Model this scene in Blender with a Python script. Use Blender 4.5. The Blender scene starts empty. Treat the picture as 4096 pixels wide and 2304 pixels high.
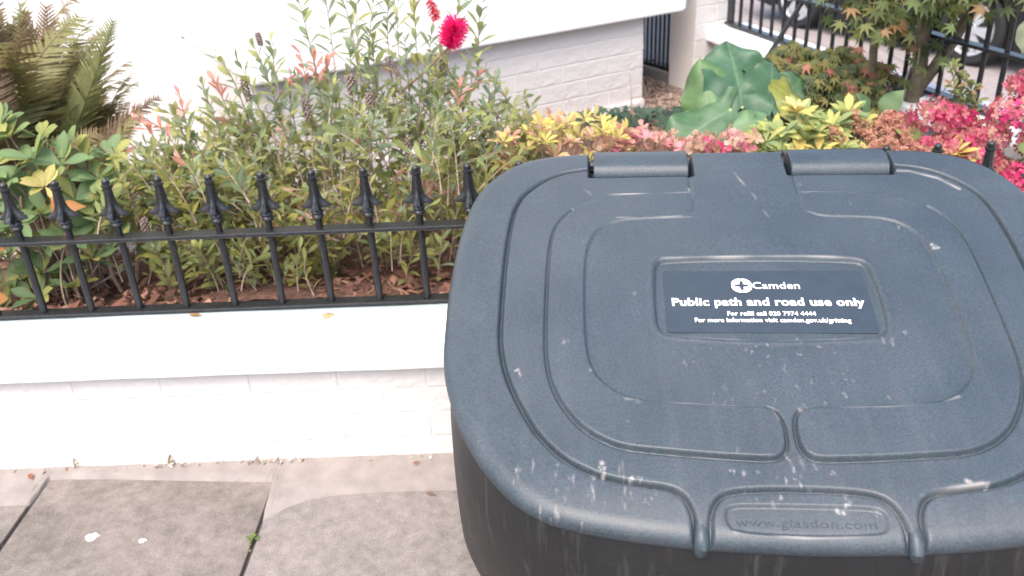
import bpy, bmesh, math, random
import numpy as np
from mathutils import Vector, Matrix

S = bpy.context.scene
COL = S.collection
rng = random.Random(7)

# ------------------------------------------------------------------ camera, sky, sun, exposure
cd = bpy.data.cameras.new('camera'); cam = bpy.data.objects.new('camera', cd); COL.objects.link(cam)
PITCH, ROLL, YAW = math.radians(27.438), math.radians(-2.793), math.radians(-1.155)
CAMPOS = Vector((0, 0, 1.5))
fw = Vector((math.sin(YAW)*math.cos(PITCH), math.cos(YAW)*math.cos(PITCH), -math.sin(PITCH)))
rt = Vector((math.cos(YAW), -math.sin(YAW), 0)); up = rt.cross(fw)
r2 = math.cos(ROLL)*rt + math.sin(ROLL)*up; u2 = -math.sin(ROLL)*rt + math.cos(ROLL)*up
cam.matrix_world = Matrix(((r2.x, u2.x, -fw.x, 0), (r2.y, u2.y, -fw.y, 0), (r2.z, u2.z, -fw.z, 1.5), (0, 0, 0, 1)))
cd.sensor_width = 36.0; cd.lens = 31.99; cd.clip_start = 0.05; cd.clip_end = 300
S.camera = cam
cd.dof.use_dof = True; cd.dof.focus_distance = 1.5; cd.dof.aperture_fstop = 5.0; cd.dof.aperture_blades = 7

SUN_EL, SUN_AZ = math.radians(58), math.radians(200)      # azimuth measured clockwise from +Y
w = bpy.data.worlds.new('World'); S.world = w; w.use_nodes = True
nt = w.node_tree
bg = nt.nodes['Background']
sky = nt.nodes.new('ShaderNodeTexSky'); sky.sky_type = 'NISHITA'; sky.sun_disc = False
sky.sun_elevation = SUN_EL; sky.sun_rotation = SUN_AZ
sky.air_density = 1.0; sky.dust_density = 4.0; sky.ozone_density = 1.0
nt.links.new(sky.outputs[0], bg.inputs[0]); bg.inputs[1].default_value = 0.15
sd = bpy.data.lights.new('sun', 'SUN'); sd.energy = 1.0; sd.angle = math.radians(50); sd.color = (1.0, 0.93, 0.84)
sun = bpy.data.objects.new('sun', sd); COL.objects.link(sun)
sdir = Vector((math.sin(SUN_AZ)*math.cos(SUN_EL), math.cos(SUN_AZ)*math.cos(SUN_EL), math.sin(SUN_EL)))
sun.rotation_euler = sdir.to_track_quat('Z', 'Y').to_euler()
sun.location = sdir*20
S.view_settings.view_transform = 'Standard'; S.view_settings.look = 'None'
S.view_settings.exposure = 1.6; S.view_settings.gamma = 1.0
S.view_settings.use_curve_mapping = False
S.render.filter_size = 2.2
S.cycles.max_bounces = 8; S.cycles.diffuse_bounces = 4; S.cycles.glossy_bounces = 3; S.cycles.transmission_bounces = 4

# ------------------------------------------------------------------ materials
def new_mat(name):
    m = bpy.data.materials.new(name); m.use_nodes = True
    n = m.node_tree; n.nodes.clear()
    out = n.nodes.new('ShaderNodeOutputMaterial'); b = n.nodes.new('ShaderNodeBsdfPrincipled')
    n.links.new(b.outputs[0], out.inputs[0])
    return m, n, b, out

def noise(n, scale, detail=4, rough=0.6, coord='Object', stretch=None):
    tc = n.nodes.new('ShaderNodeTexCoord'); src = tc.outputs[coord]
    if stretch:
        mp = n.nodes.new('ShaderNodeMapping'); mp.inputs['Scale'].default_value = stretch
        n.links.new(src, mp.inputs[0]); src = mp.outputs[0]
    t = n.nodes.new('ShaderNodeTexNoise'); t.inputs['Scale'].default_value = scale
    t.inputs['Detail'].default_value = detail; t.inputs['Roughness'].default_value = rough
    n.links.new(src, t.inputs['Vector'])
    return t.outputs['Fac']

def ramp(n, fac, stops):
    r = n.nodes.new('ShaderNodeValToRGB'); e = r.color_ramp.elements
    while len(e) < len(stops): e.new(0.5)
    for k, (p, c) in enumerate(stops):
        e[k].position = p; e[k].color = (c, c, c, 1) if isinstance(c, (int, float)) else (*c, 1)
    n.links.new(fac, r.inputs[0])
    return r.outputs[0]

def mix(n, fac, a, b, mode='MIX'):
    m = n.nodes.new('ShaderNodeMix'); m.data_type = 'RGBA'; m.blend_type = mode
    for s, v in ((m.inputs[0], fac), (m.inputs[6], a), (m.inputs[7], b)):
        if isinstance(v, (int, float)): s.default_value = v
        elif isinstance(v, tuple): s.default_value = (*v, 1)
        else: n.links.new(v, s)
    return m.outputs[2]

def bump(n, b, h, strength=0.3, dist=0.01):
    k = n.nodes.new('ShaderNodeBump'); k.inputs['Strength'].default_value = strength; k.inputs['Distance'].default_value = dist
    n.links.new(h, k.inputs['Height']); n.links.new(k.outputs[0], b.inputs['Normal'])

def simple(name, c, rough=0.6, metal=0.0, nscale=None, var=0.25, bstr=0.0, bscale=60, bdist=0.005):
    m, n, b, o = new_mat(name)
    b.inputs['Roughness'].default_value = rough; b.inputs['Metallic'].default_value = metal
    if nscale:
        f = noise(n, nscale)
        lo = tuple(x*(1-var) for x in c); hi = tuple(min(1, x*(1+var)) for x in c)
        n.links.new(ramp(n, f, [(0.3, lo), (0.7, hi)]), b.inputs['Base Color'])
    else: b.inputs['Base Color'].default_value = (*c, 1)
    if bstr: bump(n, b, noise(n, bscale, 5), bstr, bdist)
    return m

M = {}
# painted masonry: white paint, faint grime, lumpy brushwork
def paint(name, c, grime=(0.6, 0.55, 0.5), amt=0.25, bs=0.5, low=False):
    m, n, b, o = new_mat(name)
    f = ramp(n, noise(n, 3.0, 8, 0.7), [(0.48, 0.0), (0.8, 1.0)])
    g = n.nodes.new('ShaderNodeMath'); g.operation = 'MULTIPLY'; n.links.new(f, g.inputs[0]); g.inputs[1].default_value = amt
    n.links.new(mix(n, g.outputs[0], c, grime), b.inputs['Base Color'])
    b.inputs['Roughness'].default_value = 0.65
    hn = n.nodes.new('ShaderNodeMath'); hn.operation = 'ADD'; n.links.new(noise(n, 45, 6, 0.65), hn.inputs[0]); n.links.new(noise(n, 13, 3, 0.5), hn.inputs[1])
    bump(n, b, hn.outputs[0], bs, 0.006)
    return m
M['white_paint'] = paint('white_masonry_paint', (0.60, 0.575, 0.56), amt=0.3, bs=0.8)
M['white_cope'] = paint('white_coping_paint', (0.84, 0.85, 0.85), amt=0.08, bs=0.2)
M['stucco'] = paint('white_stucco', (0.86, 0.86, 0.86), amt=0.04, bs=0.15)
M['pier'] = paint('cream_stucco', (0.72, 0.66, 0.61), amt=0.2, bs=0.35)
M['mortar'] = simple('pale_mortar', (0.235, 0.208, 0.194), 0.9, nscale=14, var=0.16, bstr=0.3, bscale=90)
M['joint'] = simple('dark_joint', (0.10, 0.085, 0.075), 0.95, nscale=60)

def slab_mat(name, base, moss):
    m, n, b, o = new_mat(name)
    f1 = noise(n, 4, 6, 0.65); f2 = noise(n, 26, 7, 0.72); f3 = noise(n, 330, 2, 0.5)
    c = mix(n, ramp(n, f1, [(0.42, 0.0), (0.68, 1.0)]), base, moss)
    c = mix(n, 0.75, c, ramp(n, f2, [(0.30, 0.25), (0.70, 0.75)]), 'SOFT_LIGHT')
    c = mix(n, 0.5, c, ramp(n, f3, [(0.32, 0.15), (0.68, 0.85)]), 'SOFT_LIGHT')
    n.links.new(c, b.inputs['Base Color']); b.inputs['Roughness'].default_value = 0.92
    bump(n, b, f3, 0.35, 0.003)
    return m
M['slab'] = slab_mat('paving_concrete', (0.205, 0.180, 0.168), (0.176, 0.158, 0.148))
M['slab_mossy'] = slab_mat('paving_concrete_mossy', (0.184, 0.158, 0.142), (0.112, 0.099, 0.086))
M['forecourt'] = slab_mat('pale_paving', (0.28, 0.242, 0.233), (0.23, 0.2, 0.19))
M['asphalt'] = simple('asphalt', (0.06, 0.06, 0.06), 0.9, nscale=40)

def soil_mat():
    m, n, b, o = new_mat('bark_soil')
    c = ramp(n, noise(n, 55, 6, 0.7), [(0.3, (0.055, 0.028, 0.019)), (0.55, (0.15, 0.075, 0.052)), (0.75, (0.25, 0.135, 0.10))])
    n.links.new(c, b.inputs['Base Color']); b.inputs['Roughness'].default_value = 0.95
    bump(n, b, noise(n, 80, 5), 0.9, 0.01)
    return m
M['soil'] = soil_mat()

# black gloss paint on iron
def iron_mat():
    m, n, b, o = new_mat('black_iron_paint')
    f = noise(n, 120, 4)
    n.links.new(ramp(n, f, [(0.35, (0.010, 0.011, 0.013)), (0.75, (0.028, 0.029, 0.032))]), b.inputs['Base Color'])
    b.inputs['Roughness'].default_value = 0.33
    bump(n, b, noise(n, 160, 3), 0.25, 0.002)
    return m
M['iron'] = iron_mat()

def plastic_mat(name, c, rough, streak=False):
    m, n, b, o = new_mat(name)
    a = n.nodes.new('ShaderNodeAttribute'); a.attribute_name = 'dirt'
    f = noise(n, 7, 7, 0.65); g = noise(n, 260, 4, 0.7); gm = noise(n, 95, 3, 0.6)
    col = mix(n, ramp(n, f, [(0.35, 0.0), (0.7, 0.7)]), c, tuple(x*1.3+0.005 for x in c))
    col = mix(n, 0.9, col, ramp(n, g, [(0.3, 0.25), (0.7, 0.75)]), 'SOFT_LIGHT')
    col = mix(n, 0.5, col, ramp(n, gm, [(0.35, (0.36, 0.52, 0.50)), (0.65, (0.60, 0.49, 0.56))]), 'SOFT_LIGHT')
    if streak:
        s = ramp(n, noise(n, 9, 5, 0.6, stretch=(6, 6, 0.5)), [(0.56, 0.0), (0.78, 0.2)])
        col = mix(n, s, col, (0.20, 0.185, 0.17))
    col = mix(n, a.outputs['Fac'], col, (0.40, 0.37, 0.345))
    n.links.new(col, b.inputs['Base Color'])
    rr = n.nodes.new('ShaderNodeMapRange'); n.links.new(f, rr.inputs[0]); rr.inputs[3].default_value = rough-0.05; rr.inputs[4].default_value = rough+0.12
    n.links.new(rr.outputs[0], b.inputs['Roughness'])
    b.inputs['Specular IOR Level'].default_value = 0.55
    bump(n, b, g, 0.3, 0.0012)
    return m
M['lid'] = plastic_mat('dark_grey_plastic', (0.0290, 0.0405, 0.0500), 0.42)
M['body'] = plastic_mat('shade_darkened_grimy_plastic', (0.0058, 0.0063, 0.0070), 0.5, True)  # colour set darker than the lid's to hold the street-side shade
M['sticker'] = simple('navy_sticker', (0.026, 0.038, 0.051), 0.42, nscale=30, var=0.12)
M['print'] = simple('white_print', (0.82, 0.82, 0.82), 0.6)

def leaf_mat(name, trans=0.3, rough=0.5):
    m, n, b, o = new_mat(name)
    a = n.nodes.new('ShaderNodeAttribute'); a.attribute_name = 'Col'
    v = noise(n, 30, 3, coord='Object')
    col = mix(n, 0.5, a.outputs['Color'], ramp(n, v, [(0.3, 0.32), (0.7, 0.68)]), 'SOFT_LIGHT')
    n.links.new(col, b.inputs['Base Color']); b.inputs['Roughness'].default_value = rough
    b.inputs['Specular IOR Level'].default_value = 0.35
    t = n.nodes.new('ShaderNodeBsdfTranslucent'); n.links.new(col, t.inputs[0])
    mx = n.nodes.new('ShaderNodeMixShader'); mx.inputs[0].default_value = trans
    n.links.new(b.outputs[0], mx.inputs[1]); n.links.new(t.outputs[0], mx.inputs[2]); n.links.new(mx.outputs[0], o.inputs[0])
    return m
M['leaf'] = leaf_mat('leaf', 0.40, 0.55)
M['bark'] = simple('pale_twig_bark', (0.27, 0.20, 0.15), 0.85, nscale=40, var=0.35, bstr=0.3)
M['trunk'] = simple('mossy_trunk_bark', (0.13, 0.105, 0.07), 0.9, nscale=25, var=0.45, bstr=0.7, bscale=50)
M['redtwig'] = simple('reddish_twig', (0.24, 0.13, 0.10), 0.8, nscale=40, var=0.3)
M['car'] = simple('dark_car_paint', (0.012, 0.012, 0.014), 0.25)
M['glass'] = simple('dark_car_glass', (0.015, 0.018, 0.02), 0.08)
M['tyre'] = simple('tyre_rubber', (0.015, 0.015, 0.015), 0.85)
M['alloy'] = simple('silver_alloy', (0.55, 0.57, 0.59), 0.3, 0.5)
M['lamp_red'] = simple('red_lens', (0.25, 0.01, 0.01), 0.2)
M['cream'] = simple('cream_enamel', (0.72, 0.62, 0.38), 0.6)
M['cable'] = simple('grey_cable', (0.50, 0.50, 0.49), 0.6)
M['stone'] = simple('pale_pebble', (0.55, 0.50, 0.46), 0.8, nscale=20, var=0.3)

# ------------------------------------------------------------------ helpers
def link(o, parent=None):
    COL.objects.link(o)
    if parent is not None: o.parent = parent
    return o

def tag(o, label=None, cat=None, group=None, kind=None):
    if label: o['label'] = label
    if cat: o['category'] = cat
    if group: o['group'] = group
    if kind: o['kind'] = kind
    return o

def empty(name, loc=(0, 0, 0), rz=0.0):
    o = bpy.data.objects.new(name, None); o.location = loc; o.rotation_euler = (0, 0, rz); o.empty_display_size = 0.1
    return link(o)

def mesh_np(name, V, F, mat, cols=None, smooth=True, attr='Col'):
    """V (n,3), F (m,k) int with one k."""
    V = np.ascontiguousarray(V, dtype=np.float32); F = np.ascontiguousarray(F, dtype=np.int32)
    me = bpy.data.meshes.new(name)
    k = F.shape[1]
    me.vertices.add(len(V)); me.vertices.foreach_set('co', V.ravel())
    me.loops.add(F.size); me.loops.foreach_set('vertex_index', F.ravel())
    me.polygons.add(len(F)); me.polygons.foreach_set('loop_start', np.arange(0, F.size, k, dtype=np.int32))
    me.polygons.foreach_set('use_smooth', np.full(len(F), smooth))
    me.update(calc_edges=True)
    if cols is not None:
        if cols.ndim == 1:
            a = me.attributes.new(attr, 'FLOAT', 'POINT'); a.data.foreach_set('value', cols.astype(np.float32))
        else:
            a = me.attributes.new(attr, 'FLOAT_COLOR', 'POINT')
            c4 = np.ones((len(V), 4), np.float32); c4[:, :3] = cols
            a.data.foreach_set('color', c4.ravel())
    me.materials.append(mat)
    return me

def obj(name, me, parent=None):
    return link(bpy.data.objects.new(name, me), parent)

class MB:
    """collects polygons for one mesh"""
    def __init__(s): s.v = []; s.f = []
    def add(s, vs, fs):
        k = len(s.v); s.v += [tuple(x) for x in vs]; s.f += [tuple(i+k for i in f) for f in fs]
    def box(s, x0, x1, y0, y1, z0, z1, T=None):
        vs = [Vector((x, y, z)) for z in (z0, z1) for x, y in ((x0, y0), (x1, y0), (x1, y1), (x0, y1))]
        if T is not None: vs = [T @ v for v in vs]
        s.add(vs, [(3, 2, 1, 0), (4, 5, 6, 7), (0, 1, 5, 4), (1, 2, 6, 5), (2, 3, 7, 6), (3, 0, 4, 7)])
    def prism(s, poly, z0, z1, ztop=None):
        n = len(poly)
        vs = [(x, y, z0) for x, y in poly]+[(x, y, z1 if ztop is None else ztop(x, y)) for x, y in poly]
        s.add(vs, [tuple(range(n-1, -1, -1)), tuple(range(n, 2*n))]+[(i, (i+1) % n, n+(i+1) % n, n+i) for i in range(n)])
    def tube(s, pts, rad, n=6, cap=True):
        pts = [Vector(p) for p in pts]; m = len(pts)
        if not hasattr(rad, '__len__'): rad = [rad]*m
        vs = []; prev = None
        for i, p in enumerate(pts):
            t = (pts[min(i+1, m-1)]-pts[max(i-1, 0)])
            t = t.normalized() if t.length > 1e-9 else Vector((0, 0, 1))
            if prev is None:
                a = t.orthogonal().normalized()
            else:
                a = prev-t*prev.dot(t)
                a = a.normalized() if a.length > 1e-6 else t.orthogonal().normalized()
            prev = a; b = t.cross(a)
            for k in range(n):
                th = 2*math.pi*k/n
                vs.append(p+(a*math.cos(th)+b*math.sin(th))*rad[i])
        fs = [(i*n+k, i*n+(k+1) % n, (i+1)*n+(k+1) % n, (i+1)*n+k) for i in range(m-1) for k in range(n)]
        if cap: fs += [tuple(range(n-1, -1, -1)), tuple((m-1)*n+k for k in range(n))]
        s.add(vs, fs)
    def lathe(s, prof, n=16, lobes=None, T=None):
        vs = []
        for i, pr in enumerate(prof):
            r, z = pr[0], pr[1]; lo = pr[2] if len(pr) > 2 else r
            for k in range(n):
                th = 2*math.pi*k/n
                rr = r+(lo-r)*abs(math.cos(2*th))**1.6
                v = Vector((rr*math.cos(th), rr*math.sin(th), z)); vs.append(T @ v if T is not None else v)
        m = len(prof)
        fs = [(i*n+k, i*n+(k+1) % n, (i+1)*n+(k+1) % n, (i+1)*n+k) for i in range(m-1) for k in range(n)]
        fs += [tuple(range(n-1, -1, -1)), tuple((m-1)*n+k for k in range(n))]
        s.add(vs, fs)
    def mesh(s, name, mat, smooth=False, bevel=0.0, seg=2, wn=False):
        me = bpy.data.meshes.new(name); me.from_pydata(s.v, [], s.f)
        if bevel:
            bm = bmesh.new(); bm.from_mesh(me)
            es = [e for e in bm.edges if len(e.link_faces) == 2 and e.calc_face_angle(0) > 0.6]
            bmesh.ops.bevel(bm, geom=es, offset=bevel, segments=seg, profile=0.5, affect='EDGES', clamp_overlap=True)
            bm.to_mesh(me); bm.free()
        me.materials.append(mat)
        if smooth:
            me.polygons.foreach_set('use_smooth', np.ones(len(me.polygons), bool))
            if smooth == 'auto': me.set_sharp_from_angle(angle=math.radians(38))
        me.update()
        return me
    def build(s, name, mat, parent=None, **k): return obj(name, s.mesh(name, mat, **k), parent)

def project(P):
    """depth, and whether the point falls in the picture (used only to rank which leaves become single objects)"""
    d = np.asarray(P)-np.array(CAMPOS)
    z = d @ np.array(fw); x = d @ np.array(r2)/z*1024*31.99/36+512; y = 288-d @ np.array(u2)/z*1024*31.99/36
    return x, y, z

# ------------------------------------------------------------------ ground and pavement
b = MB(); b.add([(-60, -60, -0.52), (60, -60, -0.52), (60, 60, -0.52), (-60, 60, -0.52)], [(0, 1, 2, 3)])
tag(b.build('ground', M['asphalt']), kind='structure')

b = MB(); b.box(-4.2, 4.6, -1.4, 1.94, -0.5, -0.014)
pav = tag(b.build('pavement', M['joint']), kind='structure')
def slab(poly, mat, rot=True):
    cx = sum(p[0] for p in poly)/len(poly); cy = sum(p[1] for p in poly)/len(poly)
    q = MB(); q.prism([(x-cx, y-cy) for x, y in poly], -0.05, 0)
    o = q.build('paving_slab', mat, pav, bevel=0.0025, seg=2); o.location = (cx, cy, rng.uniform(-0.0015, 0.0015)); return o
slab([(-1.895, 1.17), (-1.296, 1.165), (-1.292, 1.80), (-1.893, 1.80)], M['slab_mossy'])
slab([(-1.283, 1.22), (-0.681, 1.22), (-0.678, 1.856), (-1.280, 1.905)], M['slab_mossy'])
slab([(-0.670, 1.24), (-0.062, 1.24), (-0.064, 1.80), (-0.185, 1.797), (-0.35, 1.80), (-0.48, 1.797), (-0.57, 1.782), (-0.62, 1.755), (-0.668, 1.712)], M['slab'])
for k in range(-4, 7):
    x0 = -0.052+0.609*k
    if k in (-3, -2, -1): continue
    slab([(x0, 1.235), (x0+0.6, 1.235), (x0+0.6, 1.80), (x0, 1.80)], M['slab' if k % 3 else 'slab_mossy'])
for r in range(4):
    for k in range(-7, 8):
        x0 = -0.052+0.609*k+(0.3 if r % 2 == 0 else 0); y1 = 1.226-0.61*r if r else 1.155
        if x0 < -4.2 or x0 > 4: continue
        slab([(x0, y1-0.6), (x0+0.6, y1-0.6), (x0+0.6, y1), (x0, y1)], M['slab' if (k*7+r*3) % 4 else 'slab_mossy'])
# mortar fillet between the slabs and the wall, with an uneven front edge
def mortar_strip():
    ctrl = [(-4.2, 1.79), (-1.9, 1.77), (-1.42, 1.775), (-1.295, 1.79), (-1.283, 1.893), (-1.1, 1.885), (-0.9, 1.868), (-0.69, 1.850), (-0.681, 1.848), (-0.674, 1.715), (-0.662, 1.708),
            (-0.60, 1.765), (-0.52, 1.787), (-0.40, 1.797), (-0.2, 1.792), (0.4, 1.79), (1.2, 1.795), (4.6, 1.79)]
    xs = np.concatenate([np.linspace(-4.2, -1.6, 12), np.sort(np.concatenate([np.linspace(-1.59, 0.0, 160), np.linspace(-.695, -.655, 24), np.linspace(-1.30, -1.275, 14)])), np.linspace(0.02, 4.6, 16)])
    fy = np.interp(xs, [c[0] for c in ctrl], [c[1] for c in ctrl])
    r = np.random.RandomState(3); fy = fy+np.convolve(r.randn(len(xs)), np.ones(5)/5, 'same')*0.003
    V = []; N = 7
    for x, y0 in zip(xs, fy):
        for j in range(N):
            t = j/(N-1); y = y0+(1.942-y0)*t
            z = -0.012 if j == 0 else 0.0035+0.011*max(0, (y-1.84)/0.1)**1.5*0.9+0.0008*r.randn()-(.003 if j == 1 else 0)
            V.append((x, y, z))
    F = [(i*N+j, (i+1)*N+j, (i+1)*N+j+1, i*N+j+1) for i in range(len(xs)-1) for j in range(N-1)]
    return mesh_np('mortar_strip', np.array(V), np.array(F), M['mortar'])
obj('mortar_strip', mortar_strip(), pav)

def blob(name, x, y, r, mat, parent, h=0.003, z=0.002, seed=0):
    q = random.Random(seed); b = MB(); n = 14
    ring = [(x+r*(0.55+0.6*q.random())*math.cos(2*math.pi*i/n), y+r*(0.45+0.5*q.random())*math.sin(2*math.pi*i/n)) for i in range(n)]
    vs = [(px, py, z-0.002) for px, py in ring]+[(x+(px-x)*.7, y+(py-y)*.7, z+h*.8) for px, py in ring]+[(x, y, z+h)]
    b.add(vs, [(i, (i+1) % n, n+(i+1) % n, n+i) for i in range(n)]+[(n+i, n+(i+1) % n, 2*n) for i in range(n)])
    return b.build(name, mat, parent, smooth=True)
M['gum'] = simple('white_spot', (0.72, 0.72, 0.70), 0.7)
blob('white_spot', -1.075, 1.672, 0.020, M['gum'], pav, seed=1)
blob('white_spot', -0.945, 1.652, 0.011, M['gum'], pav, seed=5)

# forecourt beyond the side wall
b = MB(); b.box(0.6, 14, 1.95, 22, -0.9, -0.508)
fc = tag(b.build('forecourt', M['joint']), kind='structure')
i = 0
for yy in range(0, 16):
    for xx in range(0, 12):
        x0, y0 = 1.0+xx*0.75, 2.35+yy*0.75
        if y0 < 4.2 - 3.0*(x0-0.9) - 0.6: continue
        q = MB(); q.box(0.004, 0.746, 0.004, 0.746, -0.03, 0)
        if i == 0: fmesh = q.mesh('paving_flag', M['forecourt'], bevel=0.004, seg=1)
        i += 1
        o = obj('paving_flag', fmesh, fc); o.location = (x0, y0, -0.5+rng.uniform(-.002, .002))

# ------------------------------------------------------------------ brick helper
def brick_mesh(L, H, D, seed, mat):
    q = random.Random(seed); b = MB(); b.box(-L/2, L/2, 0, D, 0, H)
    me = b.mesh('brick', mat, bevel=0.0025, seg=2)
    for v in me.vertices:
        v.co.x += q.uniform(-.0012, .0012); v.co.z += q.uniform(-.0015, .0015)
        if v.co.y < D*0.5: v.co.y += q.uniform(-.0003, .0003)
    me.update(); return me
BR = {}
def lay_bricks(parent, origin, ang, length, z0, courses, mat, H=0.0725, L=0.2215, J=0.0035, D=0.09, key='w'):
    """bricks along +x of a frame at origin turned by ang; their faces look along -y of that frame"""
    T = Matrix.Translation(origin) @ Matrix.Rotation(ang, 4, 'Z')
    if key not in BR: BR[key] = {}
    for c in range(courses):
        x = -(L+J)/2*(c % 2)
        while x < length-0.004:
            a = max(x, 0.0); e = min(x+L, length)
            x += L+J
            if e-a < 0.03: continue
            kk = (round(e-a, 3), rng.randrange(3))
            if kk not in BR[key]: BR[key][kk] = brick_mesh(e-a, H, D, len(BR[key]), mat)
            o = obj('brick', BR[key][kk], parent)
            o.matrix_local = parent.matrix_basis.inverted() @ (T @ Matrix.Translation(((a+e)/2, rng.uniform(-.0006, .0006), z0+c*(H+J))))

# ------------------------------------------------------------------ low garden wall with coping
WX0, WX1 = -3.3, 2.45
gw = empty('garden_wall', (0, 2.03, 0)); tag(gw, 'low white painted brick wall with thick coping under the spiked railing', 'wall')
def child_box(root, name, mat, box, **k):
    q = MB(); l = root.location; q.box(box[0]-l.x, box[1]-l.x, box[2]-l.y, box[3]-l.y, box[4]-l.z, box[5]-l.z)
    return q.build(name, mat, root, **k)
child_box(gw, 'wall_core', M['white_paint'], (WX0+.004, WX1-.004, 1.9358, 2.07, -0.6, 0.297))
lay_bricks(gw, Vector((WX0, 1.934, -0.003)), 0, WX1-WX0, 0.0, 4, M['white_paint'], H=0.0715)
q = MB(); sec = [(1.903, 0.299), (1.9005, 0.303), (1.9005, 0.374), (1.912, 0.384), (1.978, 0.4015), (1.988, 0.4045), (2.045, 0.405), (2.070, 0.405), (2.076, 0.400), (2.076, 0.299)]
xs = np.linspace(WX0-.02, WX1, 90); r = np.random.RandomState(5)
V = []
for x in xs:
    dz = 0.0012*math.sin(x*5.1)+0.0005*math.sin(x*23)
    for (yy, zz) in sec: V.append((x, yy-2.03+0.0006*math.sin(x*9), zz+dz))
n = len(sec)
q.add(V, [(a*n+k, a*n+(k+1) % n, (a+1)*n+(k+1) % n, (a+1)*n+k) for a in range(len(xs)-1) for k in range(n)]+[tuple(range(n)), tuple((len(xs)-1)*n+k for k in range(n-1, -1, -1))])
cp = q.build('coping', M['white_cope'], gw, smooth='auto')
M['cope_top'] = paint('bluish_coping_top', (0.36, 0.42, 0.43), (0.30, 0.32, 0.30), 0.5, 0.3)  # flat top by the rail coloured darker and bluer than the front
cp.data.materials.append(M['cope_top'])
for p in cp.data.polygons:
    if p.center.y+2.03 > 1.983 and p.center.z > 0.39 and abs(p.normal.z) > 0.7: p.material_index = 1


M['rust'] = simple('pale_rust_stain', (0.34, 0.27, 0.15), 0.9, nscale=60, var=0.2)
blob('rust_stain', -0.505, 2.002-2.03, 0.022, M['rust'], gw, 0.0012, 0.4052, seed=9)
# ------------------------------------------------------------------ spiked railing
def rail_bar_meshes():
    b = MB(); b.lathe([(0.0085, -0.208), (0.0105, -0.205), (0.0095, -0.19), (0.0085, 0.02), (0.0088, 0.038)], 10)
    bar = b.mesh('bar', M['iron'], smooth='auto')
    f = MB()
    f.lathe([(0.0088, 0.030), (0.0135, 0.033), (0.0152, 0.038), (0.0122, 0.0425), (0.0152, 0.047), (0.0135, 0.052), (0.0092, 0.055), (0.0092, 0.0585, 0.0125),
             (0.0100, 0.0600, 0.0330), (0.0105, 0.0620, 0.0385), (0.0108, 0.0655, 0.0365), (0.0112, 0.0705, 0.0290), (0.0115, 0.0775, 0.0220), (0.0115, 0.086, 0.0162), (0.0112, 0.098, 0.0132), (0.0105, 0.115, 0.0112),
             (0.0100, 0.132, 0.0100), (0.0125, 0.134, 0.0125), (0.0127, 0.139, 0.0127), (0.0085, 0.1405, 0.0085), (0.0098, 0.145, 0.0098), (0.0090, 0.150, 0.009), (0.004, 0.1545, 0.004)], 24)
    fin = f.mesh('finial', M['iron'], smooth='auto')
    return bar, fin
BAR, FIN = rail_bar_meshes()
fr = empty('spiked_railing', (0, 2.054, 0.405)); tag(fr, 'black iron spiked railing on the low white wall by the pavement', 'railing')
BX0, BS = -1.2486, 0.1238
def bar_on(root, p, name='bar'):
    o = obj(name, BAR, root); o.location = p; f = obj('finial', FIN, o); return o
i0, i1 = int((WX0-BX0)/BS)+1, int((WX1-BX0)/BS)-1
for i in range(i0, i1+1):
    o = bar_on(fr, (BX0+BS*i, 0, 0.617-0.405)); o.rotation_euler = (rng.uniform(-.008, .008), rng.uniform(-.01, .01), rng.uniform(-.12, .12))
for z0, th in ((0.6105-.405, 0.011), (0.4075-.405, 0.010)):
    q = MB(); L = WX1-WX0-.1; n = 40
    for a in range(1):
        q.box(WX0+.05, WX1-.03, -0.0195, 0.0195, z0, z0+th)
    q.build('rail', M['iron'], fr, bevel=0.0025, seg=2)

# ------------------------------------------------------------------ garden bed
def bed():
    xs = np.linspace(-4.2, 2.4, 120); ys = np.concatenate([np.linspace(2.072, 2.5, 26), np.linspace(2.53, 7.0, 80)])
    r = np.random.RandomState(2)
    X, Y = np.meshgrid(xs, ys, indexing='ij')
    Z = 0.355+0.045*np.clip((2.30-Y)/0.2, 0, 1)+0.012*np.sin(X*7+Y*3)+0.010*np.sin(Y*9-X*4)+0.006*r.randn(*X.shape)
    Z = Z-0.11*np.clip((Y-2.55)/0.3, 0, 1)*np.clip((-0.25-X)/0.3, 0, 1)
    keep = 0.949*X+0.316*Y < 2.19
    V = np.stack([X, Y, Z], -1).reshape(-1, 3)
    n = len(ys)
    F = [(i*n+j, (i+1)*n+j, (i+1)*n+j+1, i*n+j+1) for i in range(len(xs)-1) for j in range(n-1) if keep[i, j] and keep[i+1, j+1] and keep[i+1, j] and keep[i, j+1]]
    return mesh_np('garden_bed', V, np.array(F), M['soil'])
tag(obj('garden_bed', bed()), kind='structure')

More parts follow.
